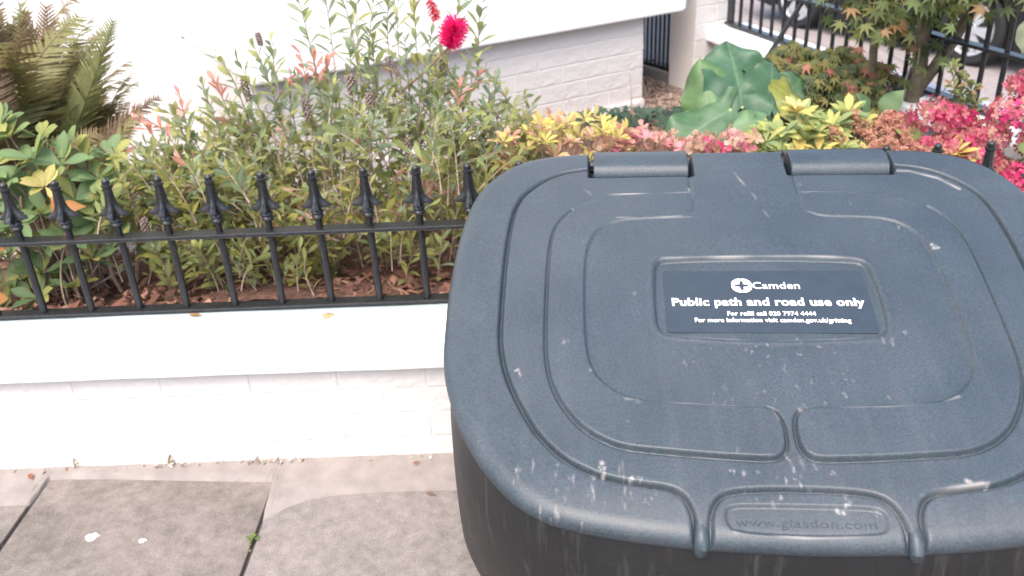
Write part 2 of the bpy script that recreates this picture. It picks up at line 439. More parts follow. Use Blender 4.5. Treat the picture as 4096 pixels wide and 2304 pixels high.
def scatter_mesh(name, n, place, size, mat, cols, flat=0.25, seed=1):
    r = np.random.RandomState(seed)
    base = np.array([(-1, -.5, 0), (1, -.5, 0), (1, .5, 0), (-1, .5, 0), (-.8, -.4, 1), (.8, -.4, 1), (.8, .4, 1), (-.8, .4, 1)], float)
    fa = np.array([(4, 5, 6, 7), (0, 1, 5, 4), (1, 2, 6, 5), (2, 3, 7, 6), (3, 0, 4, 7)])
    V = []; F = []; C = []
    for i in range(n):
        p = np.array(place(r)); s = size[0]+(size[1]-size[0])*r.rand()
        a, t1, t2 = r.rand()*6.28, r.randn()*.35, r.randn()*.35
        Rm = np.array(Matrix.Rotation(a, 3, 'Z') @ Matrix.Rotation(t1, 3, 'X') @ Matrix.Rotation(t2, 3, 'Y'))
        v = base*np.array([s, s*(.5+.8*r.rand()), s*flat])*np.array(1+.25*r.randn(8, 1))
        V.append(v @ Rm.T+p); F.append(fa+8*i); c = np.array(cols[r.randint(len(cols))])*(0.8+.4*r.rand()); C.append(np.tile(c, (8, 1)))
    return mesh_np(name, np.concatenate(V), np.concatenate(F), mat, np.concatenate(C), smooth=False)
def in_bed(r):
    while True:
        x, y = -2.2+3.6*r.rand(), 2.085+0.9*r.rand()**1.5
        return (x, y, 0.362+0.043*min(1, max(0, (2.30-y)/0.2)))
M['chip'] = leaf_mat('bark_chip', 0.0, 0.9)
o = obj('bark_mulch', scatter_mesh('bark_mulch', 3200, in_bed, (0.006, 0.020), M['chip'], [(.16, .075, .05), (.22, .11, .08), (.09, .045, .03), (.28, .16, .11)]))
tag(o, 'reddish brown bark mulch strewn over the soil behind the railing', 'mulch', kind='stuff')
def by_wall(r):
    t = r.rand()
    y = 2.50+0.95*r.rand()
    return (-1.65+0.85*t, y, 0.366-0.11*min(1, max(0, (y-2.55)/0.3)))
o = obj('pebbles', scatter_mesh('pebbles', 2200, by_wall, (0.006, 0.012), M['chip'], [(.40, .35, .31), (.33, .28, .25), (.48, .44, .41)], flat=.7, seed=4))
tag(o, 'pale pebbles on the soil between the shrubs and the house', 'pebbles', kind='stuff')
def gap_gravel(r):
    return (0.50+0.5*r.rand(), 3.35+1.2*r.rand(), 0.366)
o = obj('gravel', scatter_mesh('gravel', 3500, gap_gravel, (0.004, 0.010), M['chip'], [(.26, .19, .15), (.33, .26, .22), (.19, .14, .11)], flat=.6, seed=8))
tag(o, 'brownish gravel in the gap between the house corner and the pier', 'gravel', kind='stuff')

# ------------------------------------------------------------------ house
E1 = Vector((0.859, 0.512, 0)).normalized(); E2 = Vector((-E1.y, E1.x, 0)); HA = Vector((-0.87, 2.93, 0)); HANG = math.atan2(E1.y, E1.x)
hs = empty('house', tuple(HA), HANG); tag(hs, 'white house with an overhanging bay on a brick plinth', 'house')
def hprism(poly, z0, z1, name, mat, **k):
    q = MB(); q.prism(poly, z0, z1); return q.build(name, mat, hs, **k)
BAYL = 1.85
# overhanging bay: local x along its face, y to the back
q = MB(); rr = 0.05
poly = [(0, 0)]+[(BAYL-rr+rr*math.sin(a), rr-rr*math.cos(a)) for a in np.linspace(0, math.pi/2, 6)]+[(BAYL, 1.15), (0, 1.15)]
ob = hprism(poly, 0.75, 3.6, 'bay', M['stucco'], bevel=0.012, seg=3)
hprism([(0.006, 0.0518), (1.640, 0.0518), (1.640, 0.97), (0.006, 0.97)], -0.1, 0.749, 'plinth_core', M['white_paint'])
lay_bricks(hs, HA+E1*0.004+E2*0.050, HANG, 1.641, 0.33, 6, M['white_paint'], H=0.0668, key='plinth', J=0.0032)
# facade behind the bay, to the left
hprism([(-3.6, 0.978), (1.0, 0.978), (1.0, 1.148), (-3.6, 1.148)], -0.1, 0.747, 'facade_base', M['stucco'])
hprism([(-3.6, 0.978), (-0.003, 0.978), (-0.003, 1.148), (-3.6, 1.148)], 0.7475, 3.6, 'facade', M['stucco'])
# footing: a rendered ledge at the bottom of the plinth
q = MB(); q.box(0.008, 1.652, 0.034, 0.30, -0.1, 0.405); q.build('footing', M['white_paint'], hs, bevel=0.012, seg=3)
# pier to the right of the gap: rotate like the house
Ph = (Vector((0.764, 4.006, 0))-HA); px, py = Ph.dot(E1), Ph.dot(E2)
hprism([(px+.003, py+.003), (px+.225, py+.003), (px+.225, py+.165), (px+.003, py+.165)], -0.6, 3.6, 'pier', M['pier'])
lay_bricks(hs, HA+E1*(px+0.004)+E2*(py-0.0005), HANG, 0.223, 0.30, 11, M['white_paint'], H=0.0695, D=0.05, key='pier')
# low dark kerb under the grille, in line with the pier
q = MB(); q.box(px+0.012, px+0.11, py+0.167, 1.07, -0.1, 0.418); q.build('kerb', M['mortar'], hs, bevel=0.006)
# grey cable down the facade
q = MB(); pts = [(-0.40-0.04*(z-0.6)+0.003*math.sin(z*9), 0.973, z) for z in np.linspace(0.6, 3.4, 20)]
q.tube(pts, 0.009, 8); cab = q.build('cable', M['cable'], hs, smooth=True)
q = MB(); q.box(-0.395, -0.35, 0.958, 0.985, 0.525, 0.60); q.build('vent_plate', M['cream'], hs, bevel=0.004)

# grille of upright bars in the gap
gr = empty('window_grille', tuple(HA+E1*(px+0.03)+E2*(py+0.18)+Vector((0, 0, 0.42))), HANG)
tag(gr, 'narrow grille of black upright bars in the gap under the bay', 'grille')
gb = MB(); gb.tube([(0, 0, 0), (0, 0, 0.40)], 0.0052, 8); gbm = gb.mesh('bar', M['iron'], smooth='auto')
for k in range(9):
    o = obj('bar', gbm, gr); o.location = (0, k*0.030, 0)
for z in (0.006, 0.27):
    q = MB(); q.box(-0.004, 0.004, -0.01, 0.26, z-0.007, z+0.007); q.build('rail', M['iron'], gr)
q = MB(); q.box(px+0.245, px+0.30, py+0.175, 1.9, -0.6, 1.15); q.build('return_wall', M['stucco'], hs)

# ------------------------------------------------------------------ side wall with its own railing
DS = Vector((0.316, -0.949, 0)).normalized(); NS = Vector((-DS.y, DS.x, 0))     # NS points to the forecourt (right)
SA = Vector((0.815, 4.06, 0)); SANG = math.atan2(DS.y, DS.x)
sw = empty('side_wall', tuple(SA), SANG); tag(sw, 'white side wall with stepped coping running back to the house pier', 'wall')
SL = 2.0
q = MB(); q.box(0.0, SL, 0.045, 0.21, -0.7, 0.584); q.build('wall_core', M['white_paint'], sw)
lay_bricks(sw, SA+NS*0.041, SANG, SL, 0.20, 5, M['white_paint'], H=0.0725, D=0.05, key='side')
q = MB(); q.prism([(0, 0), (SL, 0), (SL, 0.255), (0, 0.255)], 0.585, 0.626); q.build('coping', M['white_cope'], sw, bevel=0.006)
q = MB(); q.prism([(0.01, 0.055), (SL, 0.055), (SL, 0.2), (0.01, 0.2)], 0.6265, 0.643); q.build('coping_step', M['white_cope'], sw, bevel=0.005)
sr = empty('side_railing', tuple(SA+NS*0.10+Vector((0, 0, 0.65))), SANG); tag(sr, 'black railing with slanting stays on the side wall before the parked car', 'railing')
for z0 in (0.006, 0.180, 0.56):
    q = MB(); q.box(0.03, SL-.05, -0.0195, 0.0195, z0-0.005, z0+0.006); q.build('rail', M['iron'], sr, bevel=0.002)
q = MB(); q.box(0.025, 0.07, -0.006, 0.006, 0.0, 0.58); q.build('end_post', M['iron'], sr, bevel=0.002)
k = 0
q = MB(); q.tube([(0, 0, 0), (0, 0, 0.56)], 0.0078, 8); SBAR = q.mesh('bar', M['iron'], smooth='auto')
while 0.125+k*0.079 < SL-0.08:
    o = obj('bar', SBAR, sr); o.location = (0.125+k*0.079, 0, 0.004); k += 1
q = MB(); q.tube([(0.135, 0, -0.012), (0.135, 0, 0.01)], 0.008, 8); q.build('foot', M['iron'], sr)
for sx, ex in ((0.56, 0.50), (1.27, 1.21)):
    q = MB(); q.tube([(sx, 0, 0.183), (ex, -0.13, -0.08)], 0.0095, 8); q.build('stay', M['iron'], sr, smooth='auto')


# ------------------------------------------------------------------ grit bin
BYAW, BTILT = math.radians(4.751), math.radians(16.123)
bn = empty('grit_bin', (0.398, 1.264, 0), -BYAW); tag(bn, 'big dark grey plastic grit bin with a sloping hinged lid on the pavement', 'grit bin')
LZ = 0.6962
LT = Matrix.Translation((0, 0, LZ)) @ Matrix.Rotation(BTILT, 4, 'X')

def mirror(poly): return [(-x, y) for x, y in poly][::-1]
def smooth_poly(P, n=3, closed=False):
    P = [np.array(p, float) for p in P]
    for _ in range(n):
        Q = []
        m = len(P)
        if not closed: Q.append(P[0])
        for i in range(m if closed else m-1):
            a, c = P[i], P[(i+1) % m]; Q += [a*.75+c*.25, a*.25+c*.75]
        if not closed: Q.append(P[-1])
        P = Q
    return np.array(P)

OL = [(0, 0.590), (-0.20, 0.591), (-0.37, 0.588), (-0.452, 0.560), (-0.507, 0.500), (-0.536, 0.425), (-0.549, 0.32), (-0.552, 0.21), (-0.549, 0.10), (-0.541, -0.015),
      (-0.517, -0.098), (-0.484, -0.173), (-0.440, -0.237), (-0.395, -0.282), (-0.345, -0.308), (-0.27, -0.324), (-0.17, -0.337), (0, -0.345)]
OUT = np.array([1.016, 1.002])*smooth_poly(OL[:-1]+[(0, -0.345)]+[(-x, y) for x, y in OL[1:-1]][::-1], 3, True)
G1 = smooth_poly([(-0.305, 0.520), (-0.353, 0.511), (-0.39, 0.490), (-0.42, 0.459), (-0.44, 0.428), (-0.450, 0.392), (-0.455, 0.35), (-0.458, 0.30), (-0.459, 0.22), (-0.457, 0.11), (-0.454, 0.03),
      (-0.442, -0.03), (-0.426, -0.075), (-0.405, -0.12), (-0.383, -0.161), (-0.346, -0.203), (-0.317, -0.222), (-0.28, -0.240), (-0.227, -0.250), (-0.187, -0.255), (-0.168, -0.266), (-0.157, -0.288), (-0.154, -0.312), (-0.154, -0.345)], 2)
BAND = smooth_poly([(-0.103, 0.432), (-0.191, 0.430), (-0.249, 0.425), (-0.288, 0.416), (-0.32, 0.396), (-0.347, 0.369), (-0.364, 0.336), (-0.372, 0.30), (-0.375, 0.25), (-0.376, 0.187), (-0.375, 0.115), (-0.374, 0.049), (-0.371, -0.009),
      (-0.364, -0.05), (-0.354, -0.081), (-0.34, -0.11), (-0.323, -0.137), (-0.303, -0.157), (-0.282, -0.172), (-0.258, -0.183), (-0.234, -0.189), (-0.182, -0.194), (-0.131, -0.199), (-0.08, -0.202), (-0.033, -0.204), (-0.019, -0.197), (-0.012, -0.184), (-0.010, -0.165), (-0.011, -0.140), (-0.017, -0.121), (-0.030, -0.112),
      (-0.092, -0.110), (-0.159, -0.106), (-0.203, -0.102), (-0.234, -0.096), (-0.258, -0.084), (-0.278, -0.066), (-0.293, -0.046), (-0.302, -0.02), (-0.307, 0.01), (-0.310, 0.05), (-0.312, 0.13), (-0.312, 0.21), (-0.306, 0.275), (-0.290, 0.315), (-0.262, 0.342), (-0.217, 0.352), (-0.105, 0.354)], 2, True)
LBL = smooth_poly([(-0.17, 0.233), (-0.05, 0.236), (0.05, 0.236), (0.17, 0.232), (0.187, 0.222), (0.192, 0.20), (0.195, 0.12), (0.190, 0.06), (0.180, 0.046), (0.165, 0.040), (0.05, 0.032), (-0.05, 0.032), (-0.165, 0.042), (-0.18, 0.05), (-0.188, 0.066), (-0.189, 0.12), (-0.186, 0.20), (-0.182, 0.222)], 2, True)
LATCH = smooth_poly([(-0.134, -0.345), (-0.131, -0.298), (-0.119, -0.272), (-0.102, -0.262), (-0.069, -0.257), (0.0, -0.255), (0.069, -0.257), (0.102, -0.262), (0.119, -0.272), (0.131, -0.298), (0.134, -0.345)], 2)
LIN = smooth_poly([(-0.105, -0.2835), (-0.07, -0.281), (0.07, -0.281), (0.105, -0.2835), (0.110, -0.296), (0.109, -0.312), (0.100, -0.322), (0.0, -0.327), (-0.100, -0.322), (-0.109, -0.312), (-0.110, -0.296)], 2, True)

def seg_dist(P, poly, closed=False):
    A = poly if closed else poly[:-1]; B = np.roll(poly, -1, 0) if closed else poly[1:]
    D = np.full(len(P), 1e9)
    lo, hi = poly.min(0)-.05, poly.max(0)+.05
    idx = np.where(((P > lo) & (P < hi)).all(1))[0]; Q = P[idx]; d2 = np.full(len(idx), 1e9)
    for a, c in zip(A, B):
        e = c-a; L = e@e
        if L < 1e-14: continue
        t = np.clip(((Q-a)@e)/L, 0, 1); R = Q-a-t[:, None]*e
        d2 = np.minimum(d2, (R*R).sum(1))
    D[idx] = np.sqrt(d2)
    return D
def inside(P, poly):
    r = np.zeros(len(P), bool); x, y = P[:, 0], P[:, 1]
    for (x0, y0), (x1, y1) in zip(poly, np.roll(poly, -1, 0)):
        if y0 == y1: continue
        c = ((y0 > y) != (y1 > y)) & (x < (x1-x0)*(y-y0)/(y1-y0)+x0); r ^= c
    return r
def sstep(x, w): t = np.clip(x/w*.5+.5, 0, 1); return t*t*(3-2*t)
def sdist(P, poly):
    d = seg_dist(P, poly, True); return np.where(inside(P, poly), d, -d)
def groove(d, w, depth): return -depth*np.exp(-(d/w)**2)

OUTER = BAND[(np.hypot(BAND[:, 0]*0.9, BAND[:, 1]-0.12) > 0) & ((BAND[:, 0] < -0.34) | (BAND[:, 1] < -0.118) | ((BAND[:, 1] < 0.06) & (BAND[:, 0] < -0.322)))]
def seg_dist_min_outer(P):
    d = np.full(len(P), 1.0)
    for sg in (1, -1):
        Q = OUTER*[sg, 1]
        for q in Q: d = np.minimum(d, np.hypot(P[:, 0]-q[0], P[:, 1]-q[1]))
    return np.where(d < 0.016, 0.0, 1.0)
LUG0, LUG1, LUGV = 0.094, 0.304, 0.492
def lid_height(P):
    u, v = P[:, 0], P[:, 1]
    h = 0.010*(1-(u/0.55)**2)*(1-((v-0.12)/0.46)**2)
    h *= 1.0; g = np.minimum(seg_dist(P, G1), seg_dist(P, G1*[-1, 1]))
    h += groove(g, 0.0035, 0.012)
    sb = np.maximum(sdist(P, BAND), sdist(P, BAND*[-1, 1]))
    fade = 1-0.7*np.clip((v-0.26)/0.12, 0, 1); h += 0.0062*sstep(sb, 0.0030)*fade
    h -= 0.0055*np.exp(-((sb+0.0034)/0.0024)**2)*(seg_dist_min_outer(P) < 0.012)
    sl = sdist(P, LBL); h -= 0.0080*sstep(sl, 0.0038); h += 0.0010*np.exp(-((sl+0.008)/0.004)**2)
    h += groove(seg_dist(P, LATCH), 0.0036, 0.010)
    li = sdist(P, LIN); h -= 0.0055*sstep(li, 0.003)
    # hinge notches and the channel between them
    au = np.abs(u)
    notch = sstep(au-LUG0, 0.003)*sstep(LUG1-au, 0.003)*sstep(v-LUGV, 0.004)
    h -= 0.045*notch
    h += groove(np.where((v > 0.425) & (v < 0.5), np.abs(au-0.103), 1), 0.003, 0.003)
    h += groove(np.where(au < 0.093, np.abs(v-0.522), 1), 0.006, 0.0012)
    return h

def make_lid():
    r_ = np.random.RandomState(11)
    NT, NR = 1350, 310
    c = np.array([0.0, 0.12])
    th = np.arctan2(OUT[:, 1]-c[1], OUT[:, 0]-c[0]); rad = np.hypot(*(OUT-c).T)
    o = np.argsort(th); th, rad = th[o], rad[o]
    T = np.linspace(-math.pi, math.pi, NT, endpoint=False)
    R = np.interp(T, np.concatenate([th-2*math.pi, th, th+2*math.pi]), np.tile(rad, 3))
    ox, oy = R*np.cos(T), R*np.sin(T)
    t = np.linspace(0, 1, NR+1)[1:]
    t = np.concatenate([t, [1.0]])[:-1]
    P = np.stack([c[0]+t[:, None]*ox, c[1]+t[:, None]*oy], -1).reshape(-1, 2)
    h = lid_height(P)
    d = ((1-t)[:, None]*R[None, :]).ravel()
    ra, rb = 0.030, 0.022                      # the rim rolls over: wider than it is deep
    x = np.clip(ra-d, 0, ra)/ra
    h = h-rb*(1-np.sqrt(np.maximum(1-x*x*0.985, 0)))
    V = np.concatenate([[[c[0], c[1], float(lid_height(c[None])[0])]], np.column_stack([P, h])])
    rings = NR
    # skirt: straight down with a small outward lip, then under
    last = h[-NT:]
    ex = []
    nx, ny = np.cos(T), np.sin(T)
    for (off, z) in ((-0.0012, -0.029), (-0.004, -0.033), (-0.008, -0.035), (-0.014, -0.036), (-0.03, -0.034)):
        ex.append(np.column_stack([c[0]+ox+nx*off, c[1]+oy+ny*off, np.full(NT, z)+0*last]))
    V = np.concatenate([V]+ex); rings += len(ex)
    i = np.arange(NT); j = (i+1) % NT
    F = [np.column_stack([1+k*NT+i, 1+(k+1)*NT+i, 1+(k+1)*NT+j, 1+k*NT+j]) for k in range(rings-1)]
    F = np.concatenate(F)
    # centre fan as quads is awkward: triangles repeated
    tri = np.column_stack([np.zeros(NT, int), 1+i, 1+j])
    # dirt: pale scuffs, droppings and dust caught along edges
    U = V[:, :2]; dirt = np.zeros(len(V))
    def spot(u, v, r, a, su=1.0, sv=1.0):
        for _ in range(4):
            du, dv, k = r_.randn()*r*.75, r_.randn()*r*.75*sv, r_.uniform(.35, .8)
            q = np.exp(-(((U[:, 0]-u-du)/(r*su*k))**2+((U[:, 1]-v-dv)/(r*sv*k))**2)); np.maximum(dirt, a*q*r_.uniform(.4, 1), out=dirt)
    def line(p, wd, a, rag=0.5):
        p = np.array(p, float); dd = seg_dist(U, p)
        q = np.exp(-(dd/wd)**2)*np.clip(1-rag+rag*(np.sin(U[:, 0]*41+U[:, 1]*29+a*9)+.6*np.sin(U[:, 1]*97-U[:, 0]*71)), 0, 1.2); np.maximum(dirt, a*q, out=dirt)
    for k in range(34):      # cluster below the sticker
        u, v = r_.normal(-0.02, 0.075), r_.uniform(-0.11, 0.022)
        spot(u, v, r_.uniform(0.0010, 0.0030), r_.uniform(0.12, 0.5), r_.uniform(.6, 1.4), r_.uniform(.7, 2.6))
    for k in range(22):
        a = r_.uniform(-.45, .45); spot(a, r_.uniform(-0.31, 0.5), r_.uniform(0.001, 0.0028), r_.uniform(0.08, 0.4), 1, r_.uniform(.7, 3))
    for k in range(30):      # front left corner runs
        u, v = r_.uniform(-0.42, -0.20), r_.uniform(-0.31, -0.20)
        spot(u, v, r_.uniform(0.0012, 0.0032), r_.uniform(0.2, 0.65), .8, r_.uniform(1, 4.5))
    for k in range(22):
        spot(r_.uniform(-.1, .12), r_.uniform(-0.29, -0.19), r_.uniform(0.001, 0.003), r_.uniform(0.15, 0.6), 1, r_.uniform(1, 3))
    for u, v, s in ((0.315, 0.262, .0042), (0.319, 0.257, .003), (0.268, 0.32, .002), (-0.285, -0.226, .0045), (-0.281, -0.222, .003), (-0.294, -0.238, .0035), (-0.24, -0.242, .003), (-0.42, -0.035, .003), (-0.413, -0.042, .0025), (0.235, -0.235, .0035), (0.26, -0.24, .003), (0.05, -0.283, .0035), (0.056, -0.281, .003)):
        spot(u, v, s, 0.9, 1, 1.2)
    line([(-0.012, 0.500), (0.004, 0.455), (0.018, 0.42), (0.022, 0.395), (0.034, 0.36), (0.044, 0.335)], 0.0022, 0.55)
    line([(-0.305, 0.475), (-0.316, 0.455), (-0.300, 0.432)], 0.0028, 0.45)
    line([(-0.28, 0.431), (-0.19, 0.4325), (-0.106, 0.4345), (-0.106, 0.448)], 0.0022, 0.5)
    line([(0.11, 0.432), (0.19, 0.430), (0.27, 0.420)], 0.002, 0.22)
    line([(-0.25, 0.353), (-0.11, 0.355)], 0.0022, 0.25)
    line([(-0.17, 0.2365), (0.08, 0.2395), (0.165, 0.2355)], 0.0022, 0.33)
    line([(0.24, 0.505), (0.33, 0.500), (0.38, 0.475), (0.41, 0.44)], 0.0035, 0.45)
    line([(-0.245, -0.099), (-0.10, -0.108), (-0.02, -0.112)], 0.0022, 0.42)
    line([(0.02, -0.112), (0.15, -0.108), (0.235, -0.098), (0.26, -0.088)], 0.0024, 0.6)
    line([(0.165, -0.262), (0.21, -0.247), (0.255, -0.238)], 0.003, 0.6)
    line([(-0.10, -0.324), (0.0, -0.329), (0.10, -0.324)], 0.0022, 0.5)
    line([(-0.17, 0.046), (-0.05, 0.036), (0.05, 0.035), (0.17, 0.045)], 0.002, 0.42)
    line([(-0.02, -0.115), (-0.012, -0.15), (-0.014, -0.17)], 0.0025, 0.4)
    # dust lying along the front edge
    fr_ = np.clip((-U[:, 1]-0.235)/0.1, 0, 1)*np.clip((np.hypot(U[:, 0]-0, (U[:, 1]-.12)*1.0)-.3)/.2, 0, 1)
    rim = np.concatenate([[1.0], d, np.zeros(len(V)-1-len(d))]); np.maximum(dirt, 0.13*fr_*np.clip((rim-0.012)/0.02, 0, 1), out=dirt)
    lf = 0.5+0.5*np.sin(U[:, 0]*9+2*np.sin(U[:, 1]*7))*np.sin(U[:, 1]*11+1.7*np.sin(U[:, 0]*13)); st = np.sin(U[:, 0]*140+3*np.sin(U[:, 1]*5))*np.sin(U[:, 0]*53+1.3)
    dirt += 0.022*lf+0.016*np.clip(st, 0, 1)*np.clip((0.25-U[:, 1])/0.4, 0, 1)
    me = bpy.data.meshes.new('lid')
    allF = len(F)*4+len(tri)*3
    me.vertices.add(len(V)); me.vertices.foreach_set('co', V.astype(np.float32).ravel())
    me.loops.add(allF); me.loops.foreach_set('vertex_index', np.concatenate([F.ravel(), tri.ravel()]).astype(np.int32))
    me.polygons.add(len(F)+len(tri))
    me.polygons.foreach_set('loop_start', np.concatenate([np.arange(len(F))*4, len(F)*4+np.arange(len(tri))*3]).astype(np.int32))
    me.polygons.foreach_set('use_smooth', np.ones(len(F)+len(tri), bool))
    me.update(calc_edges=True)
    a = me.attributes.new('dirt', 'FLOAT', 'POINT'); a.data.foreach_set('value', np.clip(dirt, 0, 0.62).astype(np.float32))
    me.materials.append(M['lid'])
    return me
lid = obj('lid', make_lid(), bn); lid.matrix_local = LT

# strap ribs that run over the front edge
for s in (-1, 1):
    q = MB(); pts = [(s*0.1445, -0.290, -0.0085), (s*0.1445, -0.318, -0.0090), (s*0.1447, -0.329, -0.0125), (s*0.145, -0.3365, -0.019), (s*0.1455, -0.337, -0.030), (s*0.146, -0.331, -0.046)]
    q.tube(pts, [0.009, 0.0105, 0.0115, 0.0115, 0.0105, 0.008], 10); q.build('rib', M['lid'], lid, smooth='auto')
# hinge lugs of the body that show in the notches of the lid
for s in (-1, 1):
    q = MB(); prof = [(0.4955, -0.030), (0.500, -0.004), (0.509, 0.0085), (0.521, 0.0125), (0.545, 0.0125), (0.562, 0.009), (0.582, 0.0), (0.588, -0.016), (0.588, -0.045), (0.4955, -0.045)]
    a, c = (LUG0+0.0085, LUG1-0.0085)
    us = [a, a+.002]+[a+(c-a)*k/10 for k in range(1, 10)]+[c-.002, c]
    vs = []
    for iu, u in enumerate(us):
        f = 0.94 if iu in (0, len(us)-1) else 1.0
        for (v, z) in prof: vs.append((s*u, 0.537+(v-0.537)*f, -0.02+(z+0.02)*f))
    n = len(prof)
    fs = [(i*n+k, (i+1)*n+k, (i+1)*n+(k+1) % n, i*n+(k+1) % n) for i in range(len(us)-1) for k in range(n)]+[tuple(range(n)), tuple((len(us)-1)*n+k for k in range(n-1, -1, -1))]
    q.add(vs, fs)
    me = q.mesh('hinge_lug', M['lid'], smooth='auto'); bm = bmesh.new(); bm.from_mesh(me); bmesh.ops.recalc_face_normals(bm, faces=bm.faces); bm.to_mesh(me); bm.free()
    l = obj('hinge_lug', me, bn); l.matrix_local = LT
# body
def make_body():
    c = np.array([0.0, 0.12])
    th = np.arctan2(OUT[:, 1]-c[1], OUT[:, 0]-c[0]); rad = np.hypot(*(OUT-c).T); o = np.argsort(th); th, rad = th[o], rad[o]
    NT = 220; T = np.linspace(-math.pi, math.pi, NT, endpoint=False)
    R = np.interp(T, np.concatenate([th-2*math.pi, th, th+2*math.pi]), np.tile(rad, 3))
    V = []
    def ring(inset, t):
        k = (R-inset); u = c[0]+k*np.cos(T); v = c[1]+k*np.sin(T)
        v = 0.5+(v-0.5)*(1-0.44*t**1.9)                 # the front leans back towards the base
        y = v*math.cos(BTILT); ztop = LZ+v*math.sin(BTILT)-0.030
        V.append(np.column_stack([u, y, ztop*(1-t)]))
    for t in (0.0, .02, .05, .09): ring(0.013-.05*t, t)
    for t in np.linspace(0.14, 0.66, 14): ring(0.008-0.018*t/0.66, t)
    for a in np.linspace(0.1, math.pi/2, 14): ring(-0.010+0.15*(1-math.cos(a)), 0.66+0.34*math.sin(a))
    ring(0.35, 1.0)
    n = len(V); V = np.concatenate(V); i = np.arange(NT); j = (i+1) % NT
    F = np.concatenate([np.column_stack([k*NT+i, (k+1)*NT+i, (k+1)*NT+j, k*NT+j]) for k in range(n-1)])
    return mesh_np('body', V, F[:, ::-1] if False else F, M['body'], np.zeros(len(V)), attr='dirt')
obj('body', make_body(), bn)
# sticker with print
FLOOR = 0.0100-0.0065
def floor_h(u, v): return float(lid_height(np.array([[u, v]]))[0])
def sheet(poly, dz, name, mat, parent, nx=28, ny=12):
    """a thin sheet laid on the slightly domed floor of the recess"""
    P = np.array(poly); lo, hi = P.min(0), P.max(0)
    cxy = P.mean(0); n = len(P); K = 14
    V = [(cxy[0], cxy[1])]+[tuple(cxy+(p-cxy)*k/K) for k in range(1, K+1) for p in P]
    V = np.array(V); z = lid_height(V)+dz
    q = MB(); fs = [(0, 1+i, 1+(i+1) % n) for i in range(n)]+[(1+k*n+i, 1+(k+1)*n+i, 1+(k+1)*n+(i+1) % n, 1+k*n+(i+1) % n) for k in range(K-1) for i in range(n)]
    q.add([(x, y, zz) for (x, y), zz in zip(V, z)], fs)
    return q.build(name, mat, parent, smooth=True)
def rrect(u0, u1, v0, v1, r):
    P = []
    for cx_, cy_, a0 in ((u1-r, v1-r, 0), (u0+r, v1-r, 90), (u0+r, v0+r, 180), (u1-r, v0+r, 270)):
        for k in range(6): a = math.radians(a0+18*k); P.append((cx_+r*math.cos(a), cy_+r*math.sin(a)))
    return P
stk = sheet(rrect(-0.171, 0.178, 0.0535, 0.207, 0.008), 0.0016, 'label', M['sticker'], lid)

def text_mesh(txt, u0, u1, v0, cap, offset, name, mat, parent, dz, extrude=0.0):
    cu = bpy.data.curves.new('t', 'FONT'); cu.body = txt; cu.size = 1; cu.offset = offset; cu.resolution_u = 3; cu.extrude = extrude; cu.space_character = 1.04
    to = bpy.data.objects.new('t', cu); COL.objects.link(to)
    dg = bpy.context.evaluated_depsgraph_get(); me = bpy.data.meshes.new_from_object(to.evaluated_get(dg))
    bpy.data.objects.remove(to); bpy.data.curves.remove(cu)
    co = np.empty(len(me.vertices)*3, np.float32); me.vertices.foreach_get('co', co); co = co.reshape(-1, 3)
    x0, x1 = co[:, 0].min(), co[:, 0].max()
    X = u0+(co[:, 0]-x0)/(x1-x0)*(u1-u0); Y = v0+co[:, 1]/0.70*cap
    Z = lid_height(np.column_stack([X, Y]))+dz+co[:, 2]
    me.vertices.foreach_set('co', np.column_stack([X, Y, Z]).astype(np.float32).ravel()); me.update()
    me.name = name; me.materials.clear(); me.materials.append(mat)
    return obj(name, me, parent)
text_mesh('Camden', -0.0165, 0.0645, 0.1590, 0.0170, 0.012, 'lettering', M['print'], stk, 0.0022)
text_mesh('Public path and road use only', -0.159, 0.167, 0.1175, 0.0185, 0.030, 'lettering', M['print'], stk, 0.0022)
text_mesh('For refill call 020 7974 4444', -0.067, 0.081, 0.0930, 0.0100, 0.022, 'lettering', M['print'], stk, 0.0022)
text_mesh('For more information visit camden.gov.uk/gritting', -0.123, 0.136, 0.0775, 0.0100, 0.022, 'lettering', M['print'], stk, 0.0022)
text_mesh('www.glasdon.com', -0.097, 0.095, -0.3125, 0.0135, 0.0, 'embossing', M['lid'], lid, 0.0000, 0.00035)
# round emblem: a ring of clasped shapes round a four-pointed star
q = MB(); N = 64; vs = []
for i in range(N):
    a = 2*math.pi*i/N
    star = 0.0050+0.0072*abs(math.cos(2*a))**2.2
    rad = 0.0172*(1+0.10*abs(math.cos(2*(a+math.pi/4)))**0.8-0.05*(abs(math.sin(4*a)) < 0.25))
    for rr_ in (star, rad):
        u, v = -0.0352+rr_*math.cos(a), 0.1672+rr_*1.0*math.sin(a); vs.append((u, v, floor_h(u, v)+0.0022))
q.add(vs, [(2*i, 2*i+1, 2*((i+1) % N)+1, 2*((i+1) % N)) for i in range(N)])
q.build('emblem', M['print'], stk)

# ------------------------------------------------------------------ parked car on the forecourt
CW1, CW2 = Vector((3.67, 7.52, -0.5)), Vector((2.78, 9.13, -0.5))       # where the two near wheels stand
cdv = (CW1-CW2).normalized(); WB = 1.92
car = empty('parked_car', tuple((CW1+CW1-cdv*WB)/2), math.atan2(cdv.y, cdv.x))
tag(car, 'dark small car with silver alloy wheels parked on the pale forecourt behind the railing', 'car')
